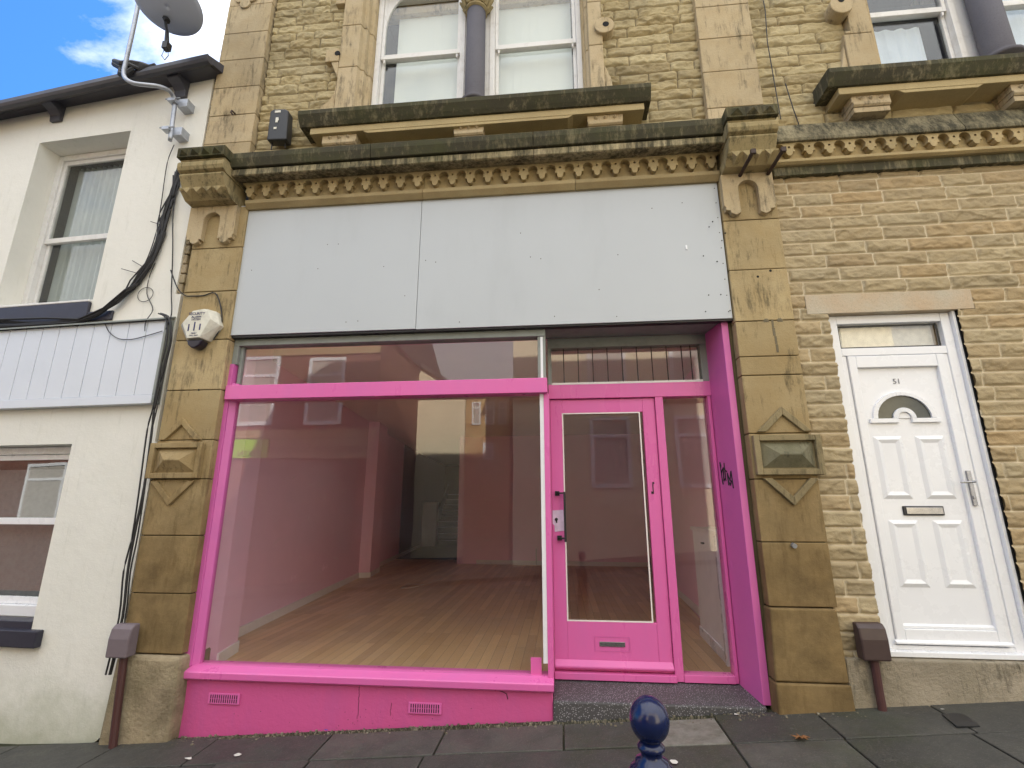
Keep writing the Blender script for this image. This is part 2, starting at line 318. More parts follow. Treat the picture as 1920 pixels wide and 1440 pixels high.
def TH(name, label, cat, loc, group=None, rz=0):
    o = bpy.data.objects.new(name, None); COL.objects.link(o); o.location = loc; o.rotation_euler = (0, 0, rz); o.empty_display_size = .2
    o['label'] = label; o['category'] = cat
    if group: o['group'] = group
    return o
def tag(o, label, cat, group=None):
    o['label'] = label; o['category'] = cat
    if group: o['group'] = group
    return o
def B(x0, x1, y0, y1, z0, z1): return MB().box(x0, x1, y0, y1, z0, z1)
def frame(mb, x0, x1, z0, z1, y0, y1, w, wb=None, wt=None):
    wb = w if wb is None else wb; wt = w if wt is None else wt
    mb.box(x0, x0 + w, y0, y1, z0, z1); mb.box(x1 - w, x1, y0, y1, z0, z1)
    mb.box(x0 + w, x1 - w, y0 + .001, y1 - .001, z0, z0 + wb); mb.box(x0 + w, x1 - w, y0 + .001, y1 - .001, z1 - wt, z1); return mb
def ashlar(mb, x0, x1, y0, y1, zs, gap=.007, jit=.0, mj=1, y=.012):
    for a, b in zip(zs[:-1], zs[1:]):
        mb.tint = random.random(); mb.m = 0; d = random.uniform(-jit, jit)
        mb.box(x0, x1, y0 + d, y1, a + gap / 2, b - gap / 2)
    mb.m = mj; mb.tint = .5; mb.box(x0 + y, x1 - y, y0 + y, y1 - .01, zs[0] + .01, zs[-1] - .01); mb.m = 0; return mb
def text(body, size, loc, rotx, mat, parent, name='lettering', flipx=False, rotz=0, align='CENTER', label=None, sy=1.0):
    cu = bpy.data.curves.new('t', 'FONT'); cu.body = body; cu.size = size; cu.extrude = .0012; cu.align_x = align; cu.align_y = 'CENTER'; cu.resolution_u = 3
    to = bpy.data.objects.new('t', cu); COL.objects.link(to); bpy.context.view_layer.update()
    me = bpy.data.meshes.new_from_object(to.evaluated_get(bpy.context.evaluated_depsgraph_get())); bpy.data.objects.remove(to)
    me.materials.clear(); me.materials.append(mat)
    o = bpy.data.objects.new(name, me); COL.objects.link(o); o.parent = parent
    off = Vector((0, 0, 0)); p = parent
    if p is not None and p.rotation_euler.z == 0:
        while p: off += p.location; p = p.parent
    o.location = Vector(loc) - off; o.rotation_euler = (rotx, 0, rotz); o.scale = (1, sy, 1)
    if label: o['label'] = label
    return o
def gz(x, y=0):
    xx = max(-14, min(14, x)); return .092 + .0765 * xx + .012 * max(-3, min(0, y))

# value noise in numpy
def vnoise(X, Z, sx, sz, seed):
    r = np.random.default_rng(seed); T = r.random((512, 512)); u, v = X * sx + 100, Z * sz + 100
    i, j = np.floor(u).astype(int), np.floor(v).astype(int); fu, fv = u - i, v - j; fu = fu * fu * (3 - 2 * fu); fv = fv * fv * (3 - 2 * fv)
    i0, j0, i1, j1 = i % 512, j % 512, (i + 1) % 512, (j + 1) % 512
    return (T[i0, j0] * (1 - fu) + T[i1, j0] * fu) * (1 - fv) + (T[i0, j1] * (1 - fu) + T[i1, j1] * fu) * fv
def fbm(X, Z, sx, sz, seed, o=4):
    t = 0; a = .5
    for k in range(o): t = t + a * vnoise(X, Z, sx * 2 ** k, sz * 2 ** k, seed + k); a *= .55
    return t
def rockwall(name, mat, parent, x0, x1, z0, z1, y, course, length, rough, bulge, mortar, holes, res=.0085, seed=3, z_origin=None):
    r = random.Random(seed); nx, nz = int((x1 - x0) / res) + 1, int((z1 - z0) / res) + 1
    xs, zs = np.linspace(x0, x1, nx), np.linspace(z0, z1, nz); X, Z = np.meshgrid(xs, zs)
    Zw = Z + (fbm(X, Z, 1.6, 2.5, seed + 50, 2) - .4) * .012
    H = np.zeros_like(X); Tn = np.zeros_like(X); Mo = np.ones_like(X); z = z0 - .05
    while z < z1 + .1:
        ch = r.uniform(*course); inr = (Zw >= z) & (Zw < z + ch); x = x0 - r.uniform(0, length[1])
        while x < x1:
            L = r.uniform(*length); wob = (vnoise(X, Z, 3, 30, seed + 7) - .5) * .012
            m = inr & (X + wob >= x) & (X + wob < x + L)
            if m.any():
                dx = np.minimum(X + wob - x, x + L - X - wob)[m]; dz1 = (Zw - z)[m]; dz2 = (z + ch - Zw)[m]
                d = np.minimum(dx, np.minimum(dz1, dz2)); jw = mortar / 2
                e = np.clip((d - jw) / .009, 0, 1); prof = np.sqrt(1 - (1 - e) ** 2)
                mid = np.clip((dz1 / ch), 0, 1); k1 = r.uniform(.55, 1.4); sd_ = r.randint(0, 9999)
                lobe = np.clip(np.minimum(dz1, dz2) / .022, 0, 1) ** .55 * np.clip(dx / .03, 0, 1) ** .5
                tilt = r.uniform(-.35, .35) * (X[m] - x - L / 2) / L
                n = fbm(X[m] + sd_ * .37, Z[m] + sd_ * .11, 11, 17, seed + 20, 5)
                rid = 1 - np.abs(2 * fbm(X[m] + sd_ * .21, Z[m] - sd_ * .13, 6, 13, seed + 33, 4) - .92) * 3.0
                ze = r.uniform(.18, .62) + (fbm(X[m] + sd_ * .5, X[m] * 0, 7, 1, seed + 41, 4) - .46) * 1.5
                led = np.clip((mid - ze) / .07, 0, 1) * np.clip(r.uniform(-.2, 1.3), 0, 1)
                H[m] = prof * (.007 + bulge * lobe * k1 * (.45 + .55 * led + .5 * (n - .4) + tilt) + rough * ((n - .45) * 1.9 + .8 * np.clip(rid, 0, 1)) * np.clip(e * lobe + .1, 0, 1))
                Tn[m] = r.random(); Mo[m] = np.clip(1 - (d - jw + .002) / .004, 0, 1)
            x += L
        z += ch
    Y = y - H + (fbm(X, Z, 30, 30, seed + 90, 2) - .4) * .004
    vid = np.arange(nx * nz).reshape(nz, nx); a, b, c, d = vid[:-1, :-1], vid[:-1, 1:], vid[1:, 1:], vid[1:, :-1]
    keep = np.ones(a.shape, bool); cx, cz = (X[:-1, :-1] + X[1:, 1:]) / 2, (Z[:-1, :-1] + Z[1:, 1:]) / 2
    for h in holes: keep &= ~((cx > h[0]) & (cx < h[1]) & (cz > h[2]) & (cz < h[3]))
    F = np.stack([a[keep], b[keep], c[keep], d[keep]], 1); off = Vector((0, 0, 0)); p = parent
    while p: off += p.location; p = p.parent
    V = np.stack([X.ravel() - off.x, Y.ravel() - off.y, Z.ravel() - off.z], 1)
    me = bpy.data.meshes.new(name); me.vertices.add(len(V)); me.vertices.foreach_set('co', V.ravel().astype(np.float32))
    me.loops.add(F.size); me.loops.foreach_set('vertex_index', F.ravel().astype(np.int32)); me.polygons.add(len(F))
    me.polygons.foreach_set('loop_start', np.arange(0, F.size, 4, dtype=np.int32)); me.polygons.foreach_set('loop_total', np.full(len(F), 4, np.int32)); me.update(calc_edges=True)
    me.polygons.foreach_set('use_smooth', [True] * len(F))
    for nm, A in (('tint', Tn), ('mort', Mo)):
        at = me.attributes.new(nm, 'FLOAT', 'POINT'); at.data.foreach_set('value', A.ravel().astype(np.float32))
    me.materials.append(mat); o = bpy.data.objects.new(name, me); COL.objects.link(o); o.parent = parent; return o

# ================================================================ GROUND
def st(o): o['kind'] = 'structure'; return o
g = MB(); xs = [-120, -40, -14, -10, -6, -3, 0, 3, 6, 10, 14, 40, 120]; ys = [-120, -60, -20, -12, -10.0, -8.4]
def strip(mb, xs, ys, dz):
    for xa, xb in zip(xs[:-1], xs[1:]):
        for ya, yb in zip(ys[:-1], ys[1:]):
            mb.add([(xa, ya, gz(xa, ya) + dz), (xb, ya, gz(xb, ya) + dz), (xb, yb, gz(xb, yb) + dz), (xa, yb, gz(xa, yb) + dz)], [(0, 1, 2, 3)])
strip(g, xs, [-120, -60, -20, -12, -8, -5, -2.5, 0, 2, 20, 60, 120], -.20); st(g.build('ground', M['asphalt']))
g = MB(); strip(g, xs, [-8.0, -5, -2.62], -.11); st(g.build('road', M['asphalt']))
g = MB(); strip(g, xs[2:-2], [-9.8, -8.15], .0); st(g.build('far_pavement', M['slab']))
g = MB(); strip(g, xs[2:-2], [-2.5, -1.5, -.5, 0, .3], -.016); st(g.build('pavement_bedding', M['slabj']))
g = MB()
for k in range(-14, 15):
    g.tint = random.random(); a, b = k * .92 + .005, (k + 1) * .92 - .005
    for (ya, yb) in ((-2.62, -2.5), (-8.15, -8.0)):
        g.quad8([(a, ya, gz(a) - .19), (b, ya, gz(b) - .19), (b, yb, gz(b) - .19), (a, yb, gz(a) - .19), (a, ya, gz(a, -2.5)), (b, ya, gz(b, -2.5)), (b, yb, gz(b, -2.5)), (a, yb, gz(a, -2.5))])
st(g.build('kerb', M['slab'], bevel=.012))
g = MB(); rows = [(.02, -.40), (-.40, -.98), (-.98, -1.62), (-1.62, -2.49)]
cuts = {0: [-7, -6.1, -5.2, -4.3, -3.4, -2.62, -1.72, -.87, -.02, .55, 1.03, 1.70, 2.46, 3.3, 4.2, 5.1, 6], 1: [-7, -6.0, -5.1, -4.2, -3.3, -2.36, -1.70, -.93, .56, 1.03, 1.69, 2.42, 3.5, 4.4, 5.3, 6.2]}
for ri, (y1, y0) in enumerate(rows):
    cs = cuts.get(ri) or [-7 + i * .83 + ri * .11 for i in range(17)]
    for xa, xb in zip(cs[:-1], cs[1:]):
        g.tint = random.random() * .999; e = [random.uniform(-.004, .004) for _ in range(4)]; gp = .006
        if ri == 0 and abs(xa - .55) < .01: g.tint = 2.0
        a, b, c, d = xa + gp, xb - gp, y0 + gp, y1 - gp
        if ri == 0 and xa > -3 and xb < 1.2: d -= .03 + random.uniform(0, .02)
        sk = .05
        P = [(a, c), (b, c), (b + (sk if 0 else 0), d), (a, d)]
        g.quad8([(p[0], p[1], gz(*p) - .03) for p in P] + [(p[0], p[1], gz(*p) + e[i]) for i, p in enumerate(P)])
st(g.build('pavement', M['slab'], bevel=.006))

# ================================================================ MAIN SHOP BUILDING
main = TH('sandstone_shop_building', 'sandstone shop building with pink painted shopfront, blank grey fascia and tall sash window above', 'building', (-.8, .2, .0))
XL0, XL1, XR0, XR1 = -3.565, -3.035, 1.492, 1.965
# ---- lower pilasters
def pilaster(x0, x1, zb, joints, nm, plinth=None):
    mb = MB(); ashlar(mb, x0, x1, 0, .34, joints, jit=.002); o = mb.build('pilaster', [M['ashlar'], M['joint']], main, bevel=.006, label=nm); return o
pL = pilaster(XL0, XL1, 0, [.45, .90, 1.355, 1.825, 2.165, 2.62, 3.10, 3.59, 4.05, 4.50], 'left pilaster beside the white house, brown at its foot')
pR = pilaster(XR0, XR1, 0, [.885, 1.335, 1.80, 2.155, 2.63, 2.79, 3.10, 3.57, 4.05, 4.52], 'right pilaster between pink shopfront and white front door')
b = MB(); b.tint = .2; b.prism([(-3.60, -.40), (-3.02, -.40), (-3.0, .1), (-3.01, .44), (-3.555, .445)], 'y', -.045, .33); b.build('plinth', M['plinthL'], pL, bevel=.03)
b = MB(); b.tint = .3; b.prism([(1.465, .405), (1.955, .405), (1.945, .86), (1.935, .88), (1.485, .88)], 'y', -.03, .33); b.tint = .1; b.prism([(1.455, .0), (1.975, .0), (1.96, .398), (1.462, .398)], 'y', -.04, .33); b.build('plinth', M['ashlar'], pR, bevel=.012)
def panel(cx, w, par, mt, mb_=None):
    b = MB(); b.tint = .35; h = .255; z0, z1 = 1.83, 2.137
    # frame
    frame(b, cx - w / 2, cx + w / 2, z0, z1, -.045, .01, .045)
    b.box(cx - w / 2 + .045, cx + w / 2 - .045, -.012, .01, z0 + .045, z1 - .045)
    MB().pyramid(cx - w / 2 + .058, cx + w / 2 - .058, z0 + .055, z1 - .055, -.0125, .06, w / 2 - .17, .004).build('panel_boss', mb_ or mt, par)
    t = .06; cx2 = cx
    for s_, zb, za in ((1, 2.165, 2.365), (-1, 1.806, 1.60)):
        hw = .205; dz = za - zb; k = abs(dz); t2 = t * 1.1 * (1 if dz > 0 else -1)
        for sx in (1, -1):
            b.prism([(cx2 + sx * hw, zb), (cx2, za), (cx2, za - t2), (cx2 + sx * (hw - t * 1.1), zb)], 'y', -.026, .01)
    b.build('carved_panel', mt, par, bevel=.005)
panel((XL0 + XL1) / 2 - .045, .49, pL, M['ashlar']); panel((XR0 + XR1) / 2 + .03, .50, pR, stone('brown_panel_stone', (.33, .265, .15), (.24, .19, .105), .6, soot=.10, green=.12), stone('green_grey_panel_stone', (.24, .22, .15), (.15, .14, .09), .6, soot=.14, green=.3))
dt = MB().tube([(1.72, .003, 3.5), (1.72, -.0015, 3.5)], .011, 8).build('plug_hole', M['void'], pR)
for (x, z, q) in ((1.735, 3.93, .7), (1.75, 3.55, 1.1), (1.70, 3.35, .5), (1.80, 3.35, .5), (1.765, 4.0, .5), (1.72, 4.05, .6), (1.69, 3.72, .5), (1.86, 3.86, .5), (1.66, 3.20, .5), (1.72, 3.66, .6), (1.86, 3.2, .5)):
    c_ = dt.copy(); COL.objects.link(c_); c_.parent = pR; c_.location = (x - 1.72 * q, 0, z - 3.5 * q); c_.scale = (q, 1, q)
b = MB()
for i in range(9):
    z = 2.82 + i * .072; x = 1.80 - (z - 2.8) * .06 + random.uniform(-.003, .003); w = random.uniform(.006, .013); b.box(x - w, x + w, -.0012, .002, z, z + .069)
for dx in (-.055, .055): b.pyramid(1.795 + dx - .022, 1.795 + dx + .022, 3.085, 3.125, -.0, .003)
b.build('rust_streak', stone('grey_streak', (.20, .17, .11), (.15, .125, .08), .3), pR)
dt2 = MB().tube([(-3.3, .003, 3.8), (-3.3, -.0015, 3.8)], .009, 8).build('plug_hole', M['void'], pL)
for (x, z) in ((-3.22, 3.55), (-3.38, 3.98), (-3.24, 3.98), (-3.25, 2.62), (-3.2, 3.1)):
    c_ = dt2.copy(); COL.objects.link(c_); c_.parent = pL; c_.location = (x + 3.3, 0, z - 3.8)
def capital(x0, x1, par, flip):
    c = (x0 + x1) / 2; hw = (x1 - x0) / 2; b = MB(); b.tint = .3
    def blk(w, yf, z0, z1, yb=.08): b.box(c - hw * w, c + hw * w, yf, yb, z0, z1)
    blk2 = MB(); blk2.tint = .3; blk2.box(c - hw, c + hw, -.33, .08, 4.845, 4.95)
    for i in range(4 if flip else 3):
        n = 4 if flip else 3; a = c - hw * .92 + (i + .5) * hw * 1.84 / n; q = .046 if flip else .056; blk2.pyramid(a - q, a + q, 4.858, 4.935, -.3305, .04)
    blk(.94, -.29, 4.815, 4.845)
    prof = [(-.30, 4.812), (-.315, 4.79), (-.315, 4.755), (-.30, 4.722), (-.25, 4.70), (.08, 4.70), (.08, 4.812)]
    b.prism(prof, 'x', c - hw * .97, c + hw * .97)
    b.prism([(-.275, 4.699), (-.285, 4.68), (-.25, 4.62), (-.225, 4.575), (.08, 4.575), (.08, 4.699)], 'x', c - hw * .93, c + hw * .93)
    cpo = b.build('capital', M['cap'], par, bevel=.006)
    blk2.build('abacus', M['captop'], par, bevel=.004)
    b = MB(); b.tint = .4
    b.prism([(-.240, 4.573), (-.235, 4.56), (-.145, 4.49), (-.05, 4.485), (.05, 4.485), (.05, 4.573)], 'x', c - hw * .98, c + hw * 1.0)
    for i in range(4):
        a = c - hw * .86 + (i + .5) * hw * 1.72 / 4; q = hw * .2
        b.add([(a - q, -.242, 4.572), (a + q, -.242, 4.572), (a, -.148, 4.492), (a, -.24, 4.52)], [(0, 3, 2), (3, 1, 2), (0, 1, 3), (0, 2, 1)])
    b.build('diamond_frieze', M['cap'], par)
    # apron with arched niche and trefoil feet
    b = MB(); b.tint = .7; zt = 4.483; w = hw * 1.02; nw = .085; nz = 4.33
    arc = [(nw * cos(t), nz + nw * sin(t)) for t in np.linspace(0, pi / 2, 7)]
    for sx in (1, -1):
        P = [(0, zt), (w, zt), (w, 4.17), (w - .012, 4.155), (w - .012, 4.125), (w - .05, 4.12), (w - .055, 4.095), (w - .095, 4.075), (w - .135, 4.095), (w - .14, 4.12), (nw + .03, 4.13), (nw, 4.12)] + arc
        b.prism([(c + sx * p[0], p[1]) for p in P], 'y', -.055, .002)
    b.build('apron', M['ashlar_up'], par, bevel=.004)
capital(-3.60, -3.115, pL, True); capital(1.50, 1.93, pR, False)
# ---- upper pilasters
for (x0, x1, js, lb) in ((-3.635, -3.115, [4.96, 5.27, 5.62, 5.98, 6.35, 6.72, 7.12, 7.5, 7.9], 'upper left pilaster with carved roundel at its top'), (1.467, 1.978, [4.96, 5.25, 5.67, 6.07, 6.47, 6.9, 7.35, 7.9], 'upper right pilaster between the two sash windows')):
    mb = MB(); ashlar(mb, x0, x1, 0, .34, js, jit=.001); up = mb.build('pilaster', [M['ashlar_up'], M['joint']], main, bevel=.005, label=lb)
    if x0 < 0:
        q = MB(); cx = -3.43
        for (dx, dz, rr) in ((0, -.07, .062), (-.075, .01, .055), (.075, .01, .055)):
            q.tube([(cx + dx, .0, 7.19 + dz), (cx + dx, -.022, 7.19 + dz)], rr, 20)
        q.build('carved_roundel', M['ashlar_up'], up, bevel=.004)
# ---- wall
WX = (-2.26, .55)
rockwall('wall', M['rockU'], main, -3.10, 1.47, 4.9, 7.75, .085, (.104, .128), (.20, .55), .011, .024, .006, [(WX[0] + .02, WX[1] - .02, 5.33, 8)], seed=5)
b = MB(); b.box(-3.565, -2.0, .10, .34, 4.9, 7.9); b.box(.34, 1.978, .10, .34, 4.9, 7.9); b.box(-2.0, .34, .10, .34, 4.9, 5.6); b.box(-2.0, .34, .095, .35, 7.36, 7.9); b.box(-3.63, 1.978, .02, .34, 7.9, 11.6); b.box(-3.63, 1.978, .341, .46, 7.2, 11.6)
b.box(-3.04, 1.49, .10, .34, 3.145, 4.899); b.box(-3.63, -3.57, .1, 9, 6.3, 11.6); b.box(-3.57, 1.978, 8.9, 9, 3.6, 11.6)
b.build('backing_wall', M['ashlar_up'], main)
b = MB(); b.prism([(-.25, 11.6), (9.2, 11.6), (4.5, 13.4)], 'x', -3.75, 7.5); b.build('roof', M['slate'], main)
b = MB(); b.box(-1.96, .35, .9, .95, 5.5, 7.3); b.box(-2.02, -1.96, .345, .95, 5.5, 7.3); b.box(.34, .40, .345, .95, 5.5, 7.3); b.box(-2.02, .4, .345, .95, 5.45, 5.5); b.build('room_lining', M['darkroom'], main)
# ---- cornice
cn = MB(); cn.tint = .4
CX0, CX1 = -3.13, 1.515; seg = [(-3.135, -1.72), (-1.716, -.18), (-.176, 1.515)]
for a, c in seg:
    cn.tint = random.random() * .5
    cn.prism([(.12, 4.955), (-.20, 4.945), (-.228, 4.935), (-.228, 4.875), (-.205, 4.80), (-.20, 4.795), (.12, 4.795)], 'x', a, c)
ctop = cn.build('cornice', M['soot'], main, bevel=.005)
cn = MB()
for a, c in seg:
    cn.tint = random.random()
    cn.prism([(.12, 4.79), (-.17, 4.79), (-.185, 4.78), (-.185, 4.72), (-.172, 4.712), (-.06, 4.728), (.12, 4.728)], 'x', a, c)
cn.build('lower_band', M['cornice'], ctop, bevel=.004)
def teeth(mb, x0, n, pitch, zt, zb, yf, yb):
    h = zt - zb; rr = pitch * .27; mid = zb + h * .60
    for i in range(n):
        cx = x0 + i * pitch; mb.tint = random.random()
        for sx in (1, -1):
            arc = [(pitch / 2 - rr * sin(t), mid + rr * cos(t)) for t in np.linspace(0, pi * .62, 7)]
            hole = [(.011 * cos(t), zb + h * .66 + .011 * sin(t)) for t in np.linspace(-pi / 2, pi / 2, 5)]
            jx = .062
            P = [(0, zt), (pitch / 2, zt)] + arc + [(.046, mid - h * .18), (.046, mid - h * .27), (.028, mid - h * .29), (.027, mid - h * .42), (.015, zb + .004), (0, zb)] + hole
            mb.prism([(cx + sx * p[0], p[1]) for p in P], 'y', yf, yb)
fr = MB(); teeth(fr, -3.005, 27, .1705, 4.727, 4.565, -.052, -.002); fr.build('scalloped_frieze', M['frieze'], ctop)
fr = MB()
for a, c in ((-3.045, -1.25), (-1.247, .2), (.203, 1.495)):
    fr.tint = random.random(); fr.box(a, c, .0, .12, 4.50, 4.727)
    fr.prism([(.12, 4.548), (-.03, 4.545), (-.045, 4.535), (-.045, 4.50), (-.005, 4.455), (.12, 4.455)], 'x', a, c)
fr.build('bed_moulding', M['frieze'], ctop, bevel=.003)
# ---- upper window surround
def surround(par, xl, xr, xi_l, xi_r, zb, zt, kl, kr, name='window_surround', right=True):
    b = MB(); b.tint = .6; b2_ = MB()
    zs = [zb, zb + .02, 6.24, 6.9, zt]
    zz = [zb, 6.12, 6.68, zt]
    for a, c in zip(zz[:-1], zz[1:]):
        b.tint = random.random()
        b.prism([(xl, .0), (xi_l - .10, .0), (xi_l - .085, .05), (xi_l - .05, .06), (xi_l - .045, .12), (xi_l - .01, .14), (xi_l, .34), (xl, .34)], 'z', a + .003, c - .003)
        b2_.tint = b.tint
        if right: b2_.prism([(xr, .0), (xi_r + .06, .0), (xi_r + .055, .05), (xi_r + .03, .06), (xi_r + .025, .12), (xi_r, .14), (xi_r, .34), (xr, .34)], 'z', a + .003, c - .003)
    return b, b2_
b, bR = surround(main, -2.25, .53, -1.94, .33, 5.40, 7.75, 0, 0)
b.tint = .6
b.prism([(-2.40, 5.40), (-2.252, 5.40), (-2.252, 5.95), (-2.27, 5.78), (-2.33, 5.68), (-2.40, 5.64)], 'y', .0, .2)
bR.prism([(.532, 5.40), (.62, 5.40), (.60, 5.70), (.56, 5.82), (.532, 5.9)], 'y', .02, .2)
bR.tube([(.55, .2, 6.325), (.55, -.035, 6.325)], .10, 24)
b.box(-2.40, -2.252, -.01, .2, 6.20, 6.36); b.prism([(-2.252, 6.0), (-2.252, 6.2), (-2.34, 6.2)], 'y', .0, .2)
b.box(-2.36, -2.252, .0, .2, 7.0, 7.1)
sur = b.build('window_surround', M['ashlar_up'], main, bevel=.008, label='left stone jamb of the pair of tall sashes'); surR = bR.build('window_surround', M['ashlar_up'], main, bevel=.008, label='right stone jamb of the pair of tall sashes')
MB().tube([(.565, .0, 6.33), (.565, -.038, 6.33)], .032, 14).build('drilled_hole', M['void'], surR); MB().tube([(-2.27, .0, 6.30), (-2.27, -.014, 6.30)], .03, 10).build('drilled_hole', M['void'], sur)
# sill with brackets
def sill(par, x0, x1, brs, bx, mid, name='window_sill', left=True, right=True):
    b = MB(); b.tint = .2
    b.prism([(.12, 5.405), (-.20, 5.388), (-.225, 5.38), (-.225, 5.335), (-.19, 5.27), (-.165, 5.235), (.12, 5.235)], 'x', x0, x1)
    o = b.build(name, M['soot'], par, bevel=.004)
    b = MB(); b.tint = .8; b.box(x0 + .10, x1 - .06, -.145, .12, 5.165, 5.234); b.prism([(mid[0], 5.165), (mid[0] + .05, 5.135), (mid[1] - .05, 5.135), (mid[1], 5.165)], 'y', -.142, .12)
    b.build('lower_band', M['sill_st'], o, bevel=.004)
    for xa, xb in brs:
        b = MB(); b.tint = random.random()
        b.box(xa, xb, -.11, .10, 5.10, 5.163); b.prism([(.1, 5.10), (-.11, 5.10), (-.12, 5.095), (-.12, 5.07), (-.105, 5.055), (-.085, 5.055), (.1, 5.04)], 'x', xa + .005, xb - .005)
        b.box(xa + .01, xb - .01, -.10, .1, 5.0, 5.05)
        for i in range(3):
            cx = xa + (xb - xa) * (i + .5) / 3 * .8 + (xb - xa) * .1; r = .024
            b.add([(cx - r, -.111, 5.135), (cx, -.111, 5.135 - r), (cx + r, -.111, 5.135), (cx, -.111, 5.135 + r), (cx, -.14, 5.135)], [(0, 1, 4), (1, 2, 4), (2, 3, 4), (3, 0, 4), (0, 3, 2, 1)])
        b.build('bracket', M['ashlar_up'], o, bevel=.003)
    return o
sill(main, -2.49, .915, [(-2.275, -1.925), (-.948, -.655), (.333, .66)], 0, (-1.85, .2))
# sash window pair
def sash(par, x0, x1, z0, zm, z1, y, mf, mg, fw=.055, arch=True, name='sash_window', lbl=None):
    f = MB(); frame(f, x0, x1, z0, z1, y, y + .12, fw, .05); o = f.build(name, mf, par, bevel=.004, label=lbl)
    s = MB(); a, c = x0 + fw, x1 - fw
    frame(s, a + .002, c - .002, zm - .01, z1 - .002, y + .025, y + .06, .035, .06)
    if arch:
        for sx, ex in ((1, a + .037),):
            P = [(0, z1 - .002)] + [(.34 - .34 * cos(t), 6.86 + .5 * sin(t)) for t in np.linspace(0, pi / 2, 8)] + [(.34, z1 - .002)]
            s.prism([(ex + sx * p[0], p[1]) for p in P], 'y', y + .027, y + .055)
    s.build('upper_sash', mf, o, bevel=.003)
    s = MB(); frame(s, a + .002, c - .002, z0 + .052, zm + .04, y + .065, y + .10, .035, .05, .04)
    for ex in (a + .03, c - .05): s.prism([(ex, zm - .012), (ex + .02, zm - .012), (ex + .02, zm - .05), (ex, zm - .06)], 'y', y + .03, y + .06)
    s.build('lower_sash', mf, o, bevel=.003)
    B(a + .02, c - .02, y + .04, y + .045, zm, z1 - .01).build('pane', mg, o); B(a + .02, c - .02, y + .08, y + .085, z0 + .06, zm).build('pane', mg, o)
    return o
sash(main, -1.945, -.93, 5.60, 6.44, 7.35, .2, M['whitewood'], M['glassup'], lbl='left of the pair of tall sashes over the shop'); sash(main, -.655, .335, 5.60, 6.44, 7.35, .2, M['whitewood'], M['glassup'], arch=False, lbl='right of the pair of tall sashes over the shop')
b = MB(); b.box(-.93, -.655, .215, .33, 5.60, 7.5); b.build('mullion', M['whitewood'], main)
def column(par, cx, cy, r, z0, zc):
    b = MB(); b.lathe((cx, cy, z0), [(r * 1.35, 0), (r * 1.4, .03), (r * 1.15, .05), (r * 1.02, .07), (r, .09), (r * .97, zc - z0)], 28); o = b.build('column', M['column'], par, smooth=True)
    b = MB(); b.lathe((cx, cy, zc), [(r * 1.0, 0), (r * 1.18, .015), (r * 1.18, .03), (r * 1.02, .045), (r * 1.25, .14), (r * 1.75, .26), (r * 1.9, .3)], 28)
    for i in range(14):
        a = 2 * pi * i / 14; b.tube([(cx + r * 1.08 * cos(a), cy + r * 1.08 * sin(a), zc + .05), (cx + r * 1.4 * cos(a), cy + r * 1.4 * sin(a), zc + .13), (cx + r * 1.75 * cos(a), cy + r * 1.75 * sin(a), zc + .17)], [.02, .028, .012], 6)
    b.build('carved_capital', M['cap'], o)
column(main, -.795, .12, .105, 5.60, 6.82)
# ---- fascia boards
fb = MB(); fb.box(-3.105, -1.268, .02, .06, 3.145, 4.488); f1 = fb.build('fascia_board', M['board'], main, bevel=.002, label='shorter left sheet of the blank grey shop sign')
fb = MB(); fb.box(-1.264, 1.482, .021, .06, 3.14, 4.495); f2 = fb.build('fascia_board', M['board'], main, bevel=.002, label='longer right sheet of the blank grey shop sign')
rr_ = random.Random(4); proto = MB().tube([(1.455, .03, 3.2), (1.455, .0185, 3.2)], .0045, 8).build('screw', M['iron'], f2)
def screw(x, z):
    c_ = proto.copy(); COL.objects.link(c_); c_.parent = f2; c_.location = (x - 1.455, 0, z - 3.2)
for i in range(20): screw(rr_.uniform(-2.95, 1.4), rr_.choice([3.22, 3.45, 3.8, 4.05, 4.25]) + rr_.uniform(-.03, .03))
for i in range(1, 9): screw(1.455, 3.2 + i * .15); screw(-3.085, 3.2 + i * .15)
sc = MB(); sc.box(-3.11, 1.49, .0, .019, 4.490, 4.506); sc.build('top_trim', M['alu'], f2)
sc = MB(); sc.box(1.15, 1.165, .014, .0195, 3.80, 3.84); sc.build('paint_chip', M['white'], f2)
B(-3.12, 1.49, .035, .10, 3.125, 3.139).build('soffit_shadow_strip', M['black'], main)  # black strip stands in for the shadow under the fascia
# ---- shop window
sw = MB(); sw.box(-3.035, -.105, .085, .20, 3.06, 3.124); sw.box(-3.035, -2.985, .085, .2, 2.88, 3.06)
sw.box(-.175, -.105, .095, .16, 2.665, 3.06); sw.box(-2.985, -2.955, .12, .16, 2.70, 3.06)
shop = sw.build('shop_window', M['greyfr'], main, bevel=.004, label='large shop window with pink frame and unpainted grey top')
b = MB(); b.box(-3.088, -3.0, .07, .2, .345, 2.88); b.prism([(-3.0, .085), (-2.955, .12), (-2.955, .17), (-3.0, .17)], 'z', .345, 2.70); b  .build('stile', M['mauve'], shop, bevel=.004)
B(-3.02, -.095, .035, .17, 2.535, 2.665).build('transom', M['pink'], shop, bevel=.004)
b = MB(); b.prism([(.2, .36), (.10, .352), (.085, .345), (.03, .325), (.022, .318), (.022, .275), (.04, .262), (.2, .262)], 'x', -3.09, -.085); b.build('sill', M['pink'], shop, bevel=.004)
b = MB(); b.box(-.128, -.085, .085, .175, .345, 2.535); b.box(-.128, -.10, .37, .40, .25, 2.535); b.box(-.130, -.098, .176, .40, .25, .37); b.box(-.130, -.098, .18, .44, 2.54, 2.66); b.build('mullion', M['pink'], shop, bevel=.003)
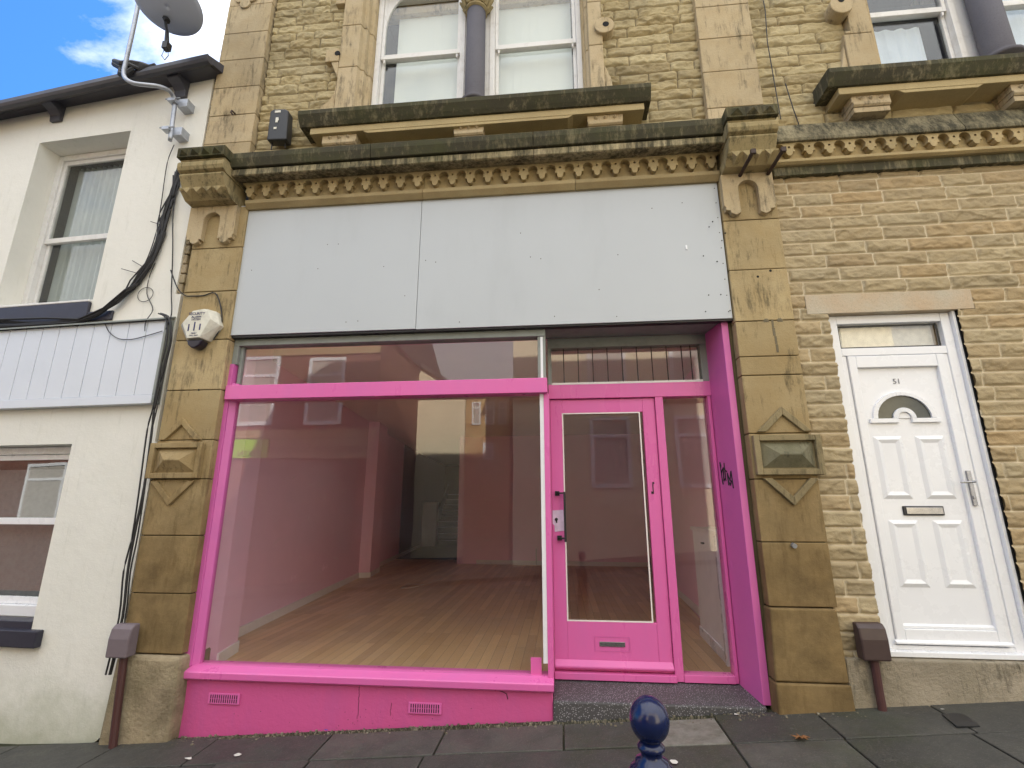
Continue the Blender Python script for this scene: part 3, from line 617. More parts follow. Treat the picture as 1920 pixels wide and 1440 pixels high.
b = MB(); b.box(-.162, -.128, .09, .14, .44, 2.534); b.box(-.150, -.128, .09, .13, 2.67, 3.055); b.build('aluminium_strip', M['white'], shop, bevel=.002)
B(-.26, -.178, .125, .135, .352, .47).build('pink_patch', M['pink'], shop)
B(-2.96, -.13, .14, .146, .352, 2.536).build('pane', M['glass'], shop); B(-2.96, -.13, .141, .147, 2.664, 3.062).build('pane', M['glass'], shop); B(-.112, -.108, .176, .369, .37, 2.54).build('pane', M['glass'], shop); B(-.112, -.108, .17, .44, 2.66, 3.12).build('pane', M['glass'], shop)
b = MB(); b.quad8([(-3.03, .07, -.25), (-.095, .07, -.05), (-.095, .43, -.05), (-3.03, .43, -.25), (-3.03, .07, .262), (-.095, .07, .262), (-.095, .43, .245), (-3.03, .43, .245)]); ris = b.build('stall_riser', M['pinkwall'], main, bevel=.004)
def vent(x0, x1, z0, z1, lb):
    b = MB(); b.box(x0, x1, .058, .0695, z0, z1); o = b.build('air_vent', M['pink'], ris, bevel=.002, label=lb); h = MB(); n = 13
    for r_ in range(2):
        for i in range(n):
            a = x0 + .022 + (x1 - x0 - .044) * i / (n - 1); zc = z0 + (z1 - z0) * (.3 + .4 * r_); h.box(a - .0035, a + .0035, .0565, .0585, zc - .013, zc + .013)
    h.build('slot_row', M['void'], ris)
vent(-2.80, -2.54, .093, .168, 'left air vent of the pink base'); vent(-1.185, -.93, .083, .158, 'right air vent of the pink base')
b = MB(); 
for x, z0_, z1_ in ((-1.58, .03, .25), (-1.325, .06, .14)):
    zz = z0_; px = x
    while zz < z1_: nx_ = x + random.uniform(-.004, .004); b.box(nx_, nx_ + .0028, .0685, .0705, zz, zz + .022); zz += .021
for _ in range(26):
    x = random.uniform(-1.75, -1.25) if random.random() < .7 else random.uniform(-2.9, -.2); z = gz(x) + random.uniform(.0, .14); s_ = random.uniform(.002, .005); b.box(x, x + s_, .0685, .0705, z, z + s_)
b.tube([(-.50, .069, .258), (-.46, .068, .245), (-.44, .068, .235), (-.43, .068, .20)], .003, 5); b.build('flaked_paint', M['ink'], ris)['kind'] = 'stuff'
# ---- doorway
b = MB(); b.quad8([(-.094, .045, -.1), (1.42, .045, .02), (1.42, .46, .02), (-.094, .46, -.1), (-.094, .05, .205), (1.42, .05, .212), (1.42, .46, .248), (-.094, .46, .248)]); b.build('doorstep', M['terrazzo'], main, bevel=.012)
b = MB(); b.box(-.092, -.083, .40, .50, .25, 2.555); b.box(.866, .935, .40, .50, .25, 2.555); b.box(1.325, 1.352, .40, .50, .25, 2.555); b.box(-.092, 1.36, .395, .50, 2.555, 2.69); b.box(.935, 1.325, .39, .50, .25, .305); b.box(-.083, .875, .37, .50, .25, .300)
df = b.build('door_frame', M['pink'], main, bevel=.004)
b = MB(); frame(b, -.081, .863, .305, 2.55, .425, .475, .108, .365, .125); b.prism([(.424, .385), (.385, .345), (.385, .33), (.424, .33)], 'x', -.08, .862)
door = b.build('shop_door', M['pink'], main, bevel=.004, label='pink glazed shop door')
b = MB(); frame(b, .027, .728, .670, 2.425, .4235, .43, .011); b.build('glazing_bead', M['skirt'], door)
B(.03, .75, .446, .451, .665, 2.43).build('pane', M['glass'], door)
b = MB(); b.box(-.052, -.012, .405, .425, 1.685, 1.725); b.box(-.035, .03, .37, .40, 1.700, 1.714); b.box(-.035, -.018, .37, .406, 1.70, 1.714); b.box(-.04, .0, .405, .425, 1.31, 1.35); b.box(-.03, .035, .37, .40, 1.322, 1.336); b.box(-.03, -.014, .37, .406, 1.322, 1.336); b.box(.02, .04, .368, .384, 1.30, 1.718); b.build('pull_handle', M['black'], door, bevel=.002)
b = MB(); b.prism([(-.095 + .018, 1.56), (.018, 1.565), (.022, 1.39), (-.06, 1.38), (-.062, 1.43), (-.078, 1.45)], 'y', .422, .4245); b.build('lock_patch', M['paleup'], door)
b = MB(); b.tube([(-.045, .4225, 1.485), (-.045, .417, 1.485)], .014, 12); b.box(-.049, -.037, .418, .4225, 1.455, 1.485); b.build('keyhole', M['ink'], door)
b = MB(); frame(b, .247, .530, .450, .560, .4215, .4245, .004); b.build('letter_plate_edge', M['mauve'], door)
b = MB(); b.box(.285, .492, .4195, .4245, .485, .522); b.build('letter_plate', M['chrome'], door, bevel=.006)
b = MB(); b.box(.795, .803, .421, .4245, 1.70, 1.80); b.box(.80, .812, .421, .4245, 1.785, 1.80); b.box(.782, .80, .421, .4245, 1.70, 1.72); b.build('keeper_mark', M['ink'], door)
sl = B(.935, 1.325, .448, .453, .305, 2.555).build('sidelight', M['glass'], main, label='narrow clear side pane right of the pink door')
b = MB(); b.box(-.095, 1.40, .40, .50, 3.045, 3.14); b.box(-.095, -.06, .405, .5, 2.69, 3.045); b.box(1.30, 1.40, .405, .5, 2.69, 3.045); b.box(-.06, 1.30, .405, .5, 2.69, 2.70)
ll = b.build('leaded_light', M['greyfr'], main, bevel=.004, label='leaded strip window over the pink door')
b = MB(); b.box(-.06, 1.30, .395, .404, 2.685, 2.705); b.build('white_bead', M['whitewood'], ll)
B(-.06, 1.30, .445, .45, 2.70, 3.045).build('pane', M['glass'], ll); b = MB()
for i in range(1, 10): x = -.06 + i * .136 - .02; b.tube([(x, .441, 2.70), (x, .441, 3.045)], .0045, 6)
for i in range(1, 10):
    for z in (2.78, 2.87, 2.96): pass
b.tube([(1.225, .441, 2.70), (1.225, .441, 3.045)], .0045, 6); b.build('lead_came', M['black'], ll)
b = MB(); b.prism([(1.405, .085), (1.46, .085), (1.47, .46), (1.35, .46)], 'z', .215, 3.14); jam = b.build('door_jamb', M['mauve'], main, bevel=.004, label='wide magenta reveal on the right of the doorway')
B(1.452, 1.489, .09, .3, .2, 3.14).build('jamb_packing', M['joint'], main)
def jy(x_):  # point on jamb face
    return None
b = MB()
def stroke(mb, pts, r=.0068):
    P = []
    for u, z in pts: P.append((1.405 - (u) * (.055 / .375) - .0015, .085 + u, z))
    mb.tube(P, r, 5)
z0g = 1.80
for pts in ([(.262, .10), (.275, .13), (.262, .0), (.255, -.02)], [(.262, .06), (.225, .09), (.235, .0), (.20, .02)], [(.205, .12), (.20, .0)], [(.23, .085), (.17, .06)], [(.165, .05), (.16, -.03)], [(.165, .05), (.13, .0), (.10, .06), (.09, -.05)], [(.16, 0), (.13, -.03), (.11, .0)]):
    stroke(b, [(u, z0g + z * 1.25 + (.27 - u) * .0) for u, z in pts])
b.build('graffiti_tag', M['ink'], jam)
B(-3.03, 1.49, .101, .40, 3.141, 3.144).build('soffit', M['greyfr'], main)
# ---- interior
fl = MB(); fl.prism([(-3.04, .431), (-.095, .431), (-.095, .461), (1.49, .461), (2.1, 8.2), (-2.4, 8.4), (-2.4, 17), (-5.0, 17), (-4.9, 13), (-4.3, 8), (-4.0, 5), (-3.6, 2), (-3.45, .86), (-3.11, .85)], 'z', .15, .25); fl.build('shop_floor', M['floor'], main)
fl = MB(); fl.box(-5.0, -2.4, 9.1, 17, .2501, .256); fl.build('dark_back_floor', M['dim_back'], main)  # thin dark sheet: dimness of the back put into the floor colour
Lw = [(-3.012, .175), (-3.022, .42), (-3.113, .835), (-3.40, .85), (-3.444, 1.35), (-3.93, 5.67), (-3.73, 5.74), (-3.85, 6.56), (-4.09, 6.60), (-4.785, 13.14), (-4.95, 17.0)]
def band(pts, off, z0, z1, mb):
    o_ = []
    P = [Vector(p) for p in pts]
    for i, p in enumerate(P):
        d = (P[min(i + 1, len(P) - 1)] - P[max(i - 1, 0)]).normalized(); o_.append((p.x - d.y * off, p.y + d.x * off))
    for i in range(len(P) - 1):
        a, b_, c, d = P[i], P[i + 1], Vector(o_[i + 1]), Vector(o_[i]); mb.prism([tuple(a), tuple(b_), tuple(c), tuple(d)], 'z', z0, z1)
def skirt(pts, sgn, mb, z0=.25, h=.095):
    for p, q in zip(pts[:-1], pts[1:]):
        a, c = Vector(p), Vector(q); d = (c - a).normalized(); n = Vector((d.y, -d.x)) * sgn * .018; e = d * .018
        a2, c2 = a - e * .0, c + e * .0; mb.prism([tuple(a2), tuple(c2), tuple(c2 + n), tuple(a2 + n)], 'z', z0, z0 + h)
b = MB(); band(Lw[:9] + [(-4.40, 9.5)], .10, .2, 3.3, b); b9 = MB(); band([(-4.40, 9.5)] + Lw[9:], .10, .2, 3.3, b9); b9.prism([(-2.449, 8.41), (-2.41, 8.41), (-2.36, 17), (-2.42, 17)], 'z', .2, 3.3) if 0 else None; b9.box(-5, -2.3, 16.9, 17.0, .2, 3.3); b9.build('back_passage_wall', flat('dimmed_maroon_wall', (.10, .05, .055), .8), main)  # wall colour darkened past the split to carry the dimness of the passage
Rw = [(1.50, .47), (1.70, .9), (1.724, 2.888), (1.778, 4.347), (1.95, 8.02)]; band(Rw, -.1, .2, 3.3, b)
b.prism([(-2.53, 8.2), (2.0, 8.0), (2.0, 8.15), (-2.45, 8.4)], 'z', .2, 3.3); b.prism([(-2.53, 8.2), (-2.45, 8.4), (-2.3, 17), (-2.4, 17)], 'z', .2, 3.3); b.box(-5, -2.3, 17, 17.1, .2, 3.3)
b.box(-3.2, 1.6, .47, .5, 3.16, 3.3)
iw = b.build('shop_interior_wall', M['ipink'], main)
b = MB(); skirt(Lw[1:], 1, b); skirt([Rw[2], Rw[4]], -1, b); skirt([(-2.05, 8.179), (1.95, 8.003)], 1, b); b.build('skirting_board', M['skirt'], main)
b = MB(); b.prism([(-3.2, .47), (1.6, .47), (2.2, 8.3), (-2.3, 8.4), (-2.2, 17.1), (-5.1, 17.1), (-4.5, 8), (-3.5, .9)], 'z', 3.3, 3.36); b.build('shop_ceiling', M['ceil'], main)
b = MB()
for i in range(9): b.box(-4.55, -2.6, 13.6 + i * .26, 14.6 + i * .26, .25 + i * .2, .25 + (i + 1) * .2 - .03)
stc = b.build('staircase', M['dim_back'], main); b = MB()
for i in range(9): b.box(-4.55, -2.6, 13.585 + i * .26, 13.60 + i * .26, .42 + i * .2, .45 + i * .2)
b.prism([(13.55, .25), (13.55, .55), (16, 2.45), (16, 2.15)], 'x', -4.62, -4.56); b.build('stair_nosing', M['alu'], stc)
nb = TH('newel_box', 'tall narrow cream box casing at the back of the empty shop', 'box', (-4.53, 13.1, .25)); B(-4.78, -4.28, 13.0, 13.3, .25, 1.68).build('casing', M['cream'], nb, bevel=.01); B(-4.79, -4.27, 12.99, 13.31, 1.68, 1.72).build('cap', M['skirt'], nb, bevel=.008)
cu = TH('meter_cupboard', 'low pale grey cupboard just inside the shop behind the narrow side pane', 'cupboard', (1.5, 1.4, .25))
b = MB(); b.prism([(1.424, .84), (1.468, 1.905), (1.69, 1.905), (1.66, .84)], 'z', .25, 1.335); b.build('carcass', M['cream'], cu, bevel=.006)
b = MB(); b.prism([(1.400, .82), (1.45, 1.92), (1.69, 1.92), (1.67, .82)], 'z', 1.335, 1.372); b.build('top', M['skirt'], cu, bevel=.004)
b = MB(); b.prism([(1.398, .835), (1.404, .90), (1.426, .90), (1.424, .835)], 'z', .25, 1.334); b.build('corner_post', M['white'], cu); b = MB(); b.prism([(1.408, .84), (1.453, 1.905), (1.467, 1.905), (1.424, .84)], 'z', .25, .345); b.build('skirting', M['white'], cu)
B(1.425, 1.45, 1.38, 1.44, 1.22, 1.235).build('latch', M['black'], cu)
rl0 = random.Random(5)
# sockets & loose wire inside
b = MB(); b.tube([(-3.99, 9.0, .62), (-3.985, 9.0, .62)], .05, 12)
so = tag(B(-.62, -.60, 8.03, 8.062, .26, .62).build('cable_stub', M['litter']), 'short pale cable end hanging on the back wall of the empty shop', 'cable')
def socket(x, y, z, lb): 
    s_ = MB(); s_.box(x, x + .012, y, y + .15, z, z + .09); s_.box(x + .012, x + .016, y + .03, y + .06, z + .03, z + .06); s_.box(x + .012, x + .016, y + .09, y + .12, z + .03, z + .06); return tag(s_.build('wall_socket', M['ipink'], None, bevel=.003), lb, 'socket', 'sockets on the shop wall')
socket(-3.587, 2.55, .62, 'pink painted double socket low on the left shop wall, nearer the window'); socket(-3.71, 3.7, .62, 'pink painted double socket low on the left shop wall, farther from the window')
b = MB()
for i in range(14):
    x = rl0.uniform(-2.3, -.2); z = rl0.uniform(.5, 1.8); L_ = rl0.uniform(.03, .16); yy = 8.18 - (x + 2.53) * .0442; b.tube([(x, yy - .002, z), (x + L_, yy - .004, z + rl0.uniform(-.1, .05))], .003, 4)
for i in range(12):
    y = rl0.uniform(1.6, 5.2); x = -3.444 - (y - 1.35) * .1125; z = rl0.uniform(.7, 2.0); b.tube([(x + .003, y, z), (x + .003 - .03 * .1, y + rl0.uniform(.03, .2), z + rl0.uniform(-.05, .08))], .003, 4)
b.build('wall_scuff', M['skirt'], iw)['kind'] = 'stuff'
w_ = MB(); w_.tube([(-2.45, 5.0, .252), (-2.75, 5.0, .256), (-2.7, 4.5, .262), (-2.55, 4.62, .254), (-2.4, 5.05, .256), (-2.2, 5.4, .30)], .004, 5); tag(w_.build('loose_wire', M['litter']), 'thin pale wire curled on the wooden shop floor', 'wire')
# ---- pegs, black box
pg = []
for i, (x, lb) in enumerate(((1.66, 'left of two rusty iron pegs jutting from the right capital'), (1.90, 'right of two rusty iron pegs jutting from the right capital'))):
    b = MB(); b.tube([(x, .0, 4.46), (x - .0, -.36, 4.46)], .016, 8); b.box(x - .02, x + .02, -.375, -.35, 4.44, 4.48); tag(b.build('iron_peg', M['iron']), lb, 'peg', 'iron pegs in the right capital')
bb = TH('black_wall_box', 'small black plastic box with white labels on stone wall above the cornice', 'wall box', (-2.8, 0, 5.15))
b = MB(); b.prism([(-2.87, 5.18), (-2.66, 5.17), (-2.68, 5.52), (-2.72, 5.545), (-2.84, 5.55), (-2.875, 5.53)], 'y', -.10, .0); b.build('case', M['black'], bb, bevel=.012)
b = MB(); b.box(-2.82, -2.76, -.104, -.10, 5.50, 5.525); b.box(-2.80, -2.775, -.104, -.10, 5.38, 5.44); b.prism([(-2.80, 5.44), (-2.775, 5.44), (-2.765, 5.41), (-2.78, 5.38), (-2.80, 5.38)], 'y', -.105, -.1035); b.box(-2.81, -2.78, -.104, -.10, 5.30, 5.325); b.build('white_sticker', M['alarmw'], bb)
b = MB(); b.tube([(-2.84, -.05, 5.18), (-2.84, -.05, 5.10)], .006, 6); b.tube([(-2.70, -.05, 5.18), (-2.70, -.04, 5.12)], .006, 6); b.build('cable_tail', M['cable'], bb)
tag(MB().tube([(-3.34, .0, 5.63), (-3.335, -.06, 5.615), (-3.33, -.075, 5.58), (-3.315, -.06, 5.56)], .009, 7).build('iron_hook', M['iron']), 'small rusty iron hook on the upper left pilaster', 'hook')
tag(MB().tube([(1.715, .004, 1.315), (1.715, -.03, 1.31)], .018, 8).build('fixing_bolt', M['galv']), 'small grey metal bolt in the brown lower part of right pilaster', 'bolt')
tag(MB().tube([(-3.10, -.1, 4.955), (-3.07, -.12, 5.0), (-3.02, -.1, 4.985), (-2.98, -.12, 5.03)], .004, 5).tube([(-3.05, -.1, 4.955), (-3.0, -.1, 5.05)], .0035, 5).build('dead_twig', M['pipe']), 'tiny dead twigs growing on the cornice beside the left capital', 'plant')
# ---- alarm box
al = TH('alarm_box', 'cream hexagonal burglar alarm box with dark blue strobe on left pilaster', 'alarm box', (-3.28, 0, 3.2))
b = MB(); H1 = [(-3.385, 3.365), (-3.25, 3.385), (-3.155, 3.355), (-3.10, 3.22), (-3.20, 3.075), (-3.40, 3.07), (-3.495, 3.235)]; H2 = [(-3.372, 3.345), (-3.27, 3.36), (-3.215, 3.335), (-3.185, 3.26), (-3.265, 3.085), (-3.385, 3.08), (-3.455, 3.23)]
n = 7; vs = [(x, 0, z) for x, z in H1] + [(x, -.05, z) for x, z in H1] + [(x + .03, -.115, z) for x, z in H2]
b.add(vs, [tuple(range(n))] + [(i, (i + 1) % n, n + (i + 1) % n, n + i) for i in range(n)] + [(n + i, n + (i + 1) % n, 2 * n + (i + 1) % n, 2 * n + i) for i in range(n)] + [tuple(range(2 * n, 3 * n))]); b.build('cover', M['alarmw'], al, bevel=.004)
b = MB(); b.prism([(-3.37, 3.068), (-3.215, 3.068), (-3.235, 3.02), (-3.275, 2.99), (-3.31, 2.99), (-3.35, 3.02)], 'y', -.10, -.01); b.build('strobe', M['strobe'], al, bevel=.012)
for tx, sz, zz in (('SECURITY', .036, 3.315), ('ALARM', .030, 3.283), ('SYSTEM', .026, 3.258), ('ONLY', .020, 3.125), ('CALL OUT', .018, 3.103)): text(tx, sz, (-3.295, -.1165, zz), R(90), M['bluetxt'], al)
for i, x in enumerate((-3.355, -3.30, -3.245)): B(x - .006, x + .006, -.1175, -.1155, 3.15 + (i == 2) * .005, 3.215 + (i == 1) * .02).build('printed_bar', M['bluetxt'], al)

# ================================================================ RIGHT BUILDING
rb = TH('stone_terraced_building', 'yellow stone building with white front door right of the pink shop', 'building', (3.2, .2, .3))
rockwall('wall', M['rockR'], rb, 1.945, 5.0, .53, 4.46, .045, (.114, .123), (.30, .55), .010, .013, .011, [(2.255, 3.25, .5, 3.158), (2.085, 3.383, 3.150, 3.325)], seed=12)
rockwall('upper_wall', M['rockU'], rb, 1.975, 5.0, 4.85, 7.4, .085, (.108, .13), (.24, .6), .010, .024, .006, [(2.87, 5.1, 5.33, 8)], seed=21)
b = MB(); b.box(1.966, 2.262, .062, .34, .3, 4.9); b.box(3.263, 5.3, .062, .34, .3, 4.9); b.box(2.262, 3.263, .062, .34, 3.158, 4.9); b.box(2.262, 3.263, .18, .34, .3, 3.158)
b.box(1.979, 3.15, .10, .34, 4.9, 7.9); b.box(3.15, 5.3, .10, .34, 4.9, 5.6); b.box(3.15, 5.3, .095, .35, 7.31, 7.9); b.box(1.979, 7.5, .02, .34, 7.9, 11.6); b.box(1.979, 7.5, 8.9, 9, 0, 11.6); b.box(7.4, 7.5, .34, 9, 0, 11.6); b.box(5.3, 7.5, .05, .34, .3, 7.9)
b.build('backing_wall', M['ashlar_up'], rb)
b = MB(); b.tint = .4; b.quad8([(1.966, .0, -.2), (5.2, .0, .2), (5.2, .2, .2), (1.966, .2, -.2), (1.966, .0, .555), (5.2, .0, .56), (5.2, .06, .565), (1.966, .06, .565)]); b.build('plinth', M['plinthR'], rb, bevel=.01)
b = MB(); b.tint = .6; b.box(2.087, 3.38, .028, .15, 3.153, 3.322); b.build('lintel', M['lintel'], rb, bevel=.004)
# cornice right
b = MB()
for a, c in ((1.94, 3.55), (3.554, 5.2)):
    b.tint = random.random(); b.prism([(.12, 5.0), (-.02, 4.985), (-.10, 4.78), (-.10, 4.75), (.12, 4.75)], 'x', a, c)
rc = b.build('cornice', M['slabtop'], rb, bevel=.006)
b = MB(); teeth(b, 2.10, 18, .1705, 4.749, 4.62, -.075, -.02); b.box(1.97, 5.2, -.074, -.022, 4.749, 4.7495); b.build('scalloped_frieze', M['frieze'], rc)
b = MB(); b.tint = .5; b.box(1.97, 5.2, -.018, .12, 4.60, 4.749); b.prism([(.12, 4.60), (-.05, 4.598), (-.075, 4.585), (-.075, 4.56), (-.05, 4.545), (.12, 4.545)], 'x', 1.966, 5.2); b.build('bed_moulding', M['frieze'], rc, bevel=.003)
B(1.966, 5.2, -.02, .12, 4.46, 4.544).build('dark_course', M['soot'], rc, bevel=.004)  # course in the dark stone mix below the bed moulding
b = MB()
for a, c in ((5.40, 5.98), (5.985, 6.7), (6.705, 7.75)):
    b.tint = random.random(); lx = 2.80 if c < 6 else 2.87
    b.prism([(lx, .0), (3.06, .0), (3.075, .06), (3.12, .08), (3.14, .34), (lx, .34)], 'z', a, c)
b.box(2.82, 2.869, .0, .2, 5.99, 6.02); b.prism([(2.66, 5.40), (2.799, 5.40), (2.799, 5.88), (2.75, 5.66)], 'y', .02, .2); b.tube([(2.80, .2, 6.28), (2.80, -.06, 6.28)], .105, 24)
rs = b.build('window_surround', M['ashlar_up'], rb, bevel=.008); q = MB(); q.tube([(2.80, .0, 6.33), (2.80, -.063, 6.33)], .03, 12); q.build('drilled_hole', M['void'], rs)
sill(rb, 2.46, 5.2, [(2.675, 3.0), (3.985, 4.3)], 0, (3.05, 3.75))
sash(rb, 3.12, 4.02, 5.60, 6.42, 7.3, .2, M['whitewood'], M['glassup'], arch=False, lbl='tall sash at the upper right edge'); sash(rb, 4.36, 5.2, 5.60, 6.42, 7.3, .2, M['whitewood'], M['glassup'], arch=False, lbl='tall sash cut off by the right frame edge')
B(4.02, 4.36, .215, .33, 5.6, 7.5).build('mullion', M['whitewood'], rb); column(rb, 4.18, .10, .12, 5.60, 6.9)
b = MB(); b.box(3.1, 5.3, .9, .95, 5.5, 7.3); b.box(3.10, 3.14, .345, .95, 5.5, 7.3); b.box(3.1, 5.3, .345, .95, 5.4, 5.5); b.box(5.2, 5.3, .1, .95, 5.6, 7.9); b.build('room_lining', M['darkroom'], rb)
# door 51
b = MB(); frame(b, 2.270, 3.222, .60, 3.150, .09, .17, .072, .03); b.box(2.342, 3.15, .092, .168, 2.80, 2.865); b.box(2.342, 2.375, .10, .168, .63, 2.80); b.box(3.118, 3.15, .10, .168, .63, 2.80)
d51f = b.build('door_frame', M['white'], rb, bevel=.005); B(3.2475, 3.262, .052, .17, .57, 3.157).build('sealant_gap', M['void'], d51f); B(3.2225, 3.247, .058, .17, .603, 3.152).build('frame_edge', M['white'], d51f, bevel=.003); B(2.25, 3.26, .03, .2, .568, .602).build('threshold', M['white'], d51f, bevel=.004)
B(2.385, 3.11, .133, .138, 2.87, 3.07).build('toplight_pane', M['glass'], d51f)
b = MB(); frame(b, 2.352, 3.14, 2.87, 3.072, .126, .13, .014); b.build('gasket', M['black'], d51f); B(2.38, 3.12, .172, .178, 2.86, 3.08).build('toplight_blind', M['alarmw'], d51f)
b = MB(); frame(b, 2.378, 3.115, .640, 2.795, .085, .155, .062, .10, .10); b.box(2.43, 3.06, .115, .15, .73, 2.70)
d51 = b.build('front_door', M['white'], rb, bevel=.006, label='white plastic door with fan light and number 51')
b = MB(); b.prism([(.086, .668), (.06, .655), (.06, .645), (.086, .640)], 'x', 2.36, 3.13); b.prism([(.1155, .77), (.098, .757), (.098, .742), (.1155, .742)], 'x', 2.44, 3.055); b.build('weather_bar', M['white'], d51)
def dpanel(x0, x1, z0, z1):
    b = MB(); y = .1148; w = .028
    # raised moulding ring + field
    o_, i_ = [(x0, z0), (x1, z0), (x1, z1), (x0, z1)], [(x0 + w, z0 + w), (x1 - w, z0 + w), (x1 - w, z1 - w), (x0 + w, z1 - w)]
    j_ = [(x0 + w * 2, z0 + w * 2), (x1 - w * 2, z0 + w * 2), (x1 - w * 2, z1 - w * 2), (x0 + w * 2, z1 - w * 2)]
    vs = [(x, y, z) for x, z in o_] + [(x, y - .013, z) for x, z in i_] + [(x, y - .003, z) for x, z in j_]
    b.add(vs, [(i, (i + 1) % 4, 4 + (i + 1) % 4, 4 + i) for i in range(4)] + [(4 + i, 4 + (i + 1) % 4, 8 + (i + 1) % 4, 8 + i) for i in range(4)] + [(8, 9, 10, 11)])
    b.build('raised_panel', M['white'], d51)
dpanel(2.475, 2.69, 1.65, 2.135); dpanel(2.785, 3.0, 1.65, 2.135); dpanel(2.478, 2.69, 1.015, 1.495); dpanel(2.79, 3.002, 1.015, 1.495)
cx, zc = 2.735, 2.275
b = MB(); pts = []; no, ri, ro = 20, .20, .235
for k in range(no): 
    a, c = pi * k / no, pi * (k + 1) / no
    b.prism([(cx + ri * cos(a), zc + ri * sin(a) * .92), (cx + ro * cos(a), zc + ro * sin(a) * .92), (cx + ro * cos(c), zc + ro * sin(c) * .92), (cx + ri * cos(c), zc + ri * sin(c) * .92)], 'y', .095, .116)
    b.prism([(cx + .05 * cos(a), zc + .0 + .05 * sin(a)), (cx + .085 * cos(a), zc + .085 * sin(a)), (cx + .085 * cos(c), zc + .085 * sin(c)), (cx + .05 * cos(c), zc + .05 * sin(c))], 'y', .094, .116)
b.box(cx - .26, cx - .05, .094, .116, zc - .035, zc - .001); b.box(cx + .05, cx + .26, .094, .116, zc - .035, zc - .001)
b.prism([(cx + .052 * cos(pi * k / 10), zc + .052 * sin(pi * k / 10)) for k in range(11)], 'y', .108, .116)
fan = b.build('fan_light', M['white'], d51, bevel=.002)
b = MB(); b.prism([(cx + ri * cos(pi * k / 16), zc + ri * .92 * sin(pi * k / 16)) for k in range(17)], 'y', .110, .1145); gm = glass('fan_glass', .2, (.12, .13, .12), wob=.5); fg = flat('dark_obscure_glass', (.07, .075, .065), .12); b.build('fan_pane', fg, d51)
text('51', .062, (2.735, .112, 2.578), R(90), M['greytxt'], d51, 'door_number')
b = MB(); b.box(2.595, 2.885, .102, .116, 1.528, 1.598); lp = b.build('letter_plate', M['black'], d51, bevel=.006); B(2.615, 2.875, .098, .1019, 1.538, 1.588).build('flap', M['chrome'], d51, bevel=.006)
b = MB(); b.box(3.075, 3.105, .070, .086, 1.60, 1.86); b.tube([(3.09, .075, 1.775), (3.09, .03, 1.775)], .009, 10); b.tube([(3.09, .033, 1.775), (3.06, .03, 1.773), (2.99, .033, 1.77)], [.010, .009, .007], 10); b.tube([(3.09, .071, 1.66), (3.09, .064, 1.66)], .012, 14); b.build('lever_handle', M['chrome'], d51, bevel=.003)
# wires on the upper right wall
w_ = MB(); w_.tube([(2.13, .04, 7.2), (2.145, .035, 6.4), (2.115, .03, 6.0), (2.12, .03, 5.55), (2.125, .03, 5.1)], .005, 5); w_.tube([(2.22, .035, 5.5), (2.25, .03, 5.2), (2.27, .02, 5.02)], .005, 5); tag(w_.build('wall_cable', M['cable']), 'thin dark cable running down the stone wall beside the upper right pilaster', 'cable')
# cable covers
def hood(px, py_, zt, w, h, dep, mat, lb, plen, pr, pdx, cat='cable cover'):
    t = TH('cable_cover', lb, cat, (px, py_, zt - h), 'cable covers at the foot of the walls')
    b = MB(); y0 = py_; P = [(y0, zt), (y0 - dep * .55, zt), (y0 - dep * .85, zt - .03), (y0 - dep, zt - .10), (y0 - dep, zt - h), (y0, zt - h)]
    b.prism(P, 'x', px - w / 2, px + w / 2); b.build('hood', mat, t, bevel=.012)
    b = MB(); b.tube([(px + pdx * .3, py_ - .035, zt - h + .01), (px + pdx * .6, py_ - .035, zt - h - plen * .5), (px + pdx, py_ - .04, zt - h - plen)], pr, 10); b.build('pipe', M['pipe'], t, smooth=False)
hood(2.135, .0, .80, .185, .235, .085, M['brown'], 'dark brown hooded cable cover on the wall left of the white door', .35, .027, .0)
hood(-3.475, -.045, .685, .175, .235, .10, M['greyhood'], 'faded grey purple hooded cable cover at the foot of the left pilaster', .68, .028, .065)

# ================================================================ LEFT WHITE HOUSE (local frame, wall plane y=0, x along wall)
lh = TH('white_rendered_house', 'cream rendered house with dark gutter and white plastic fascia left of the shop', 'house', (-3.6, .04, 0), rz=R(-3.4))
def LB(mb, name, mat, par=lh, **k): return mb.build(name, mat, par, local=True, **k)
b = MB(); Y1 = .36
b.box(-1.035, -.02, .0, Y1, -.05, 5.0); b.box(-2.235, -1.035, .0, Y1, 2.16, 3.60); b.box(-8, -2.235, .0, Y1, 2.16, 5.0); b.box(-1.035, -.91, .0, Y1, -.6, -.05) if 0 else None
b2 = MB()
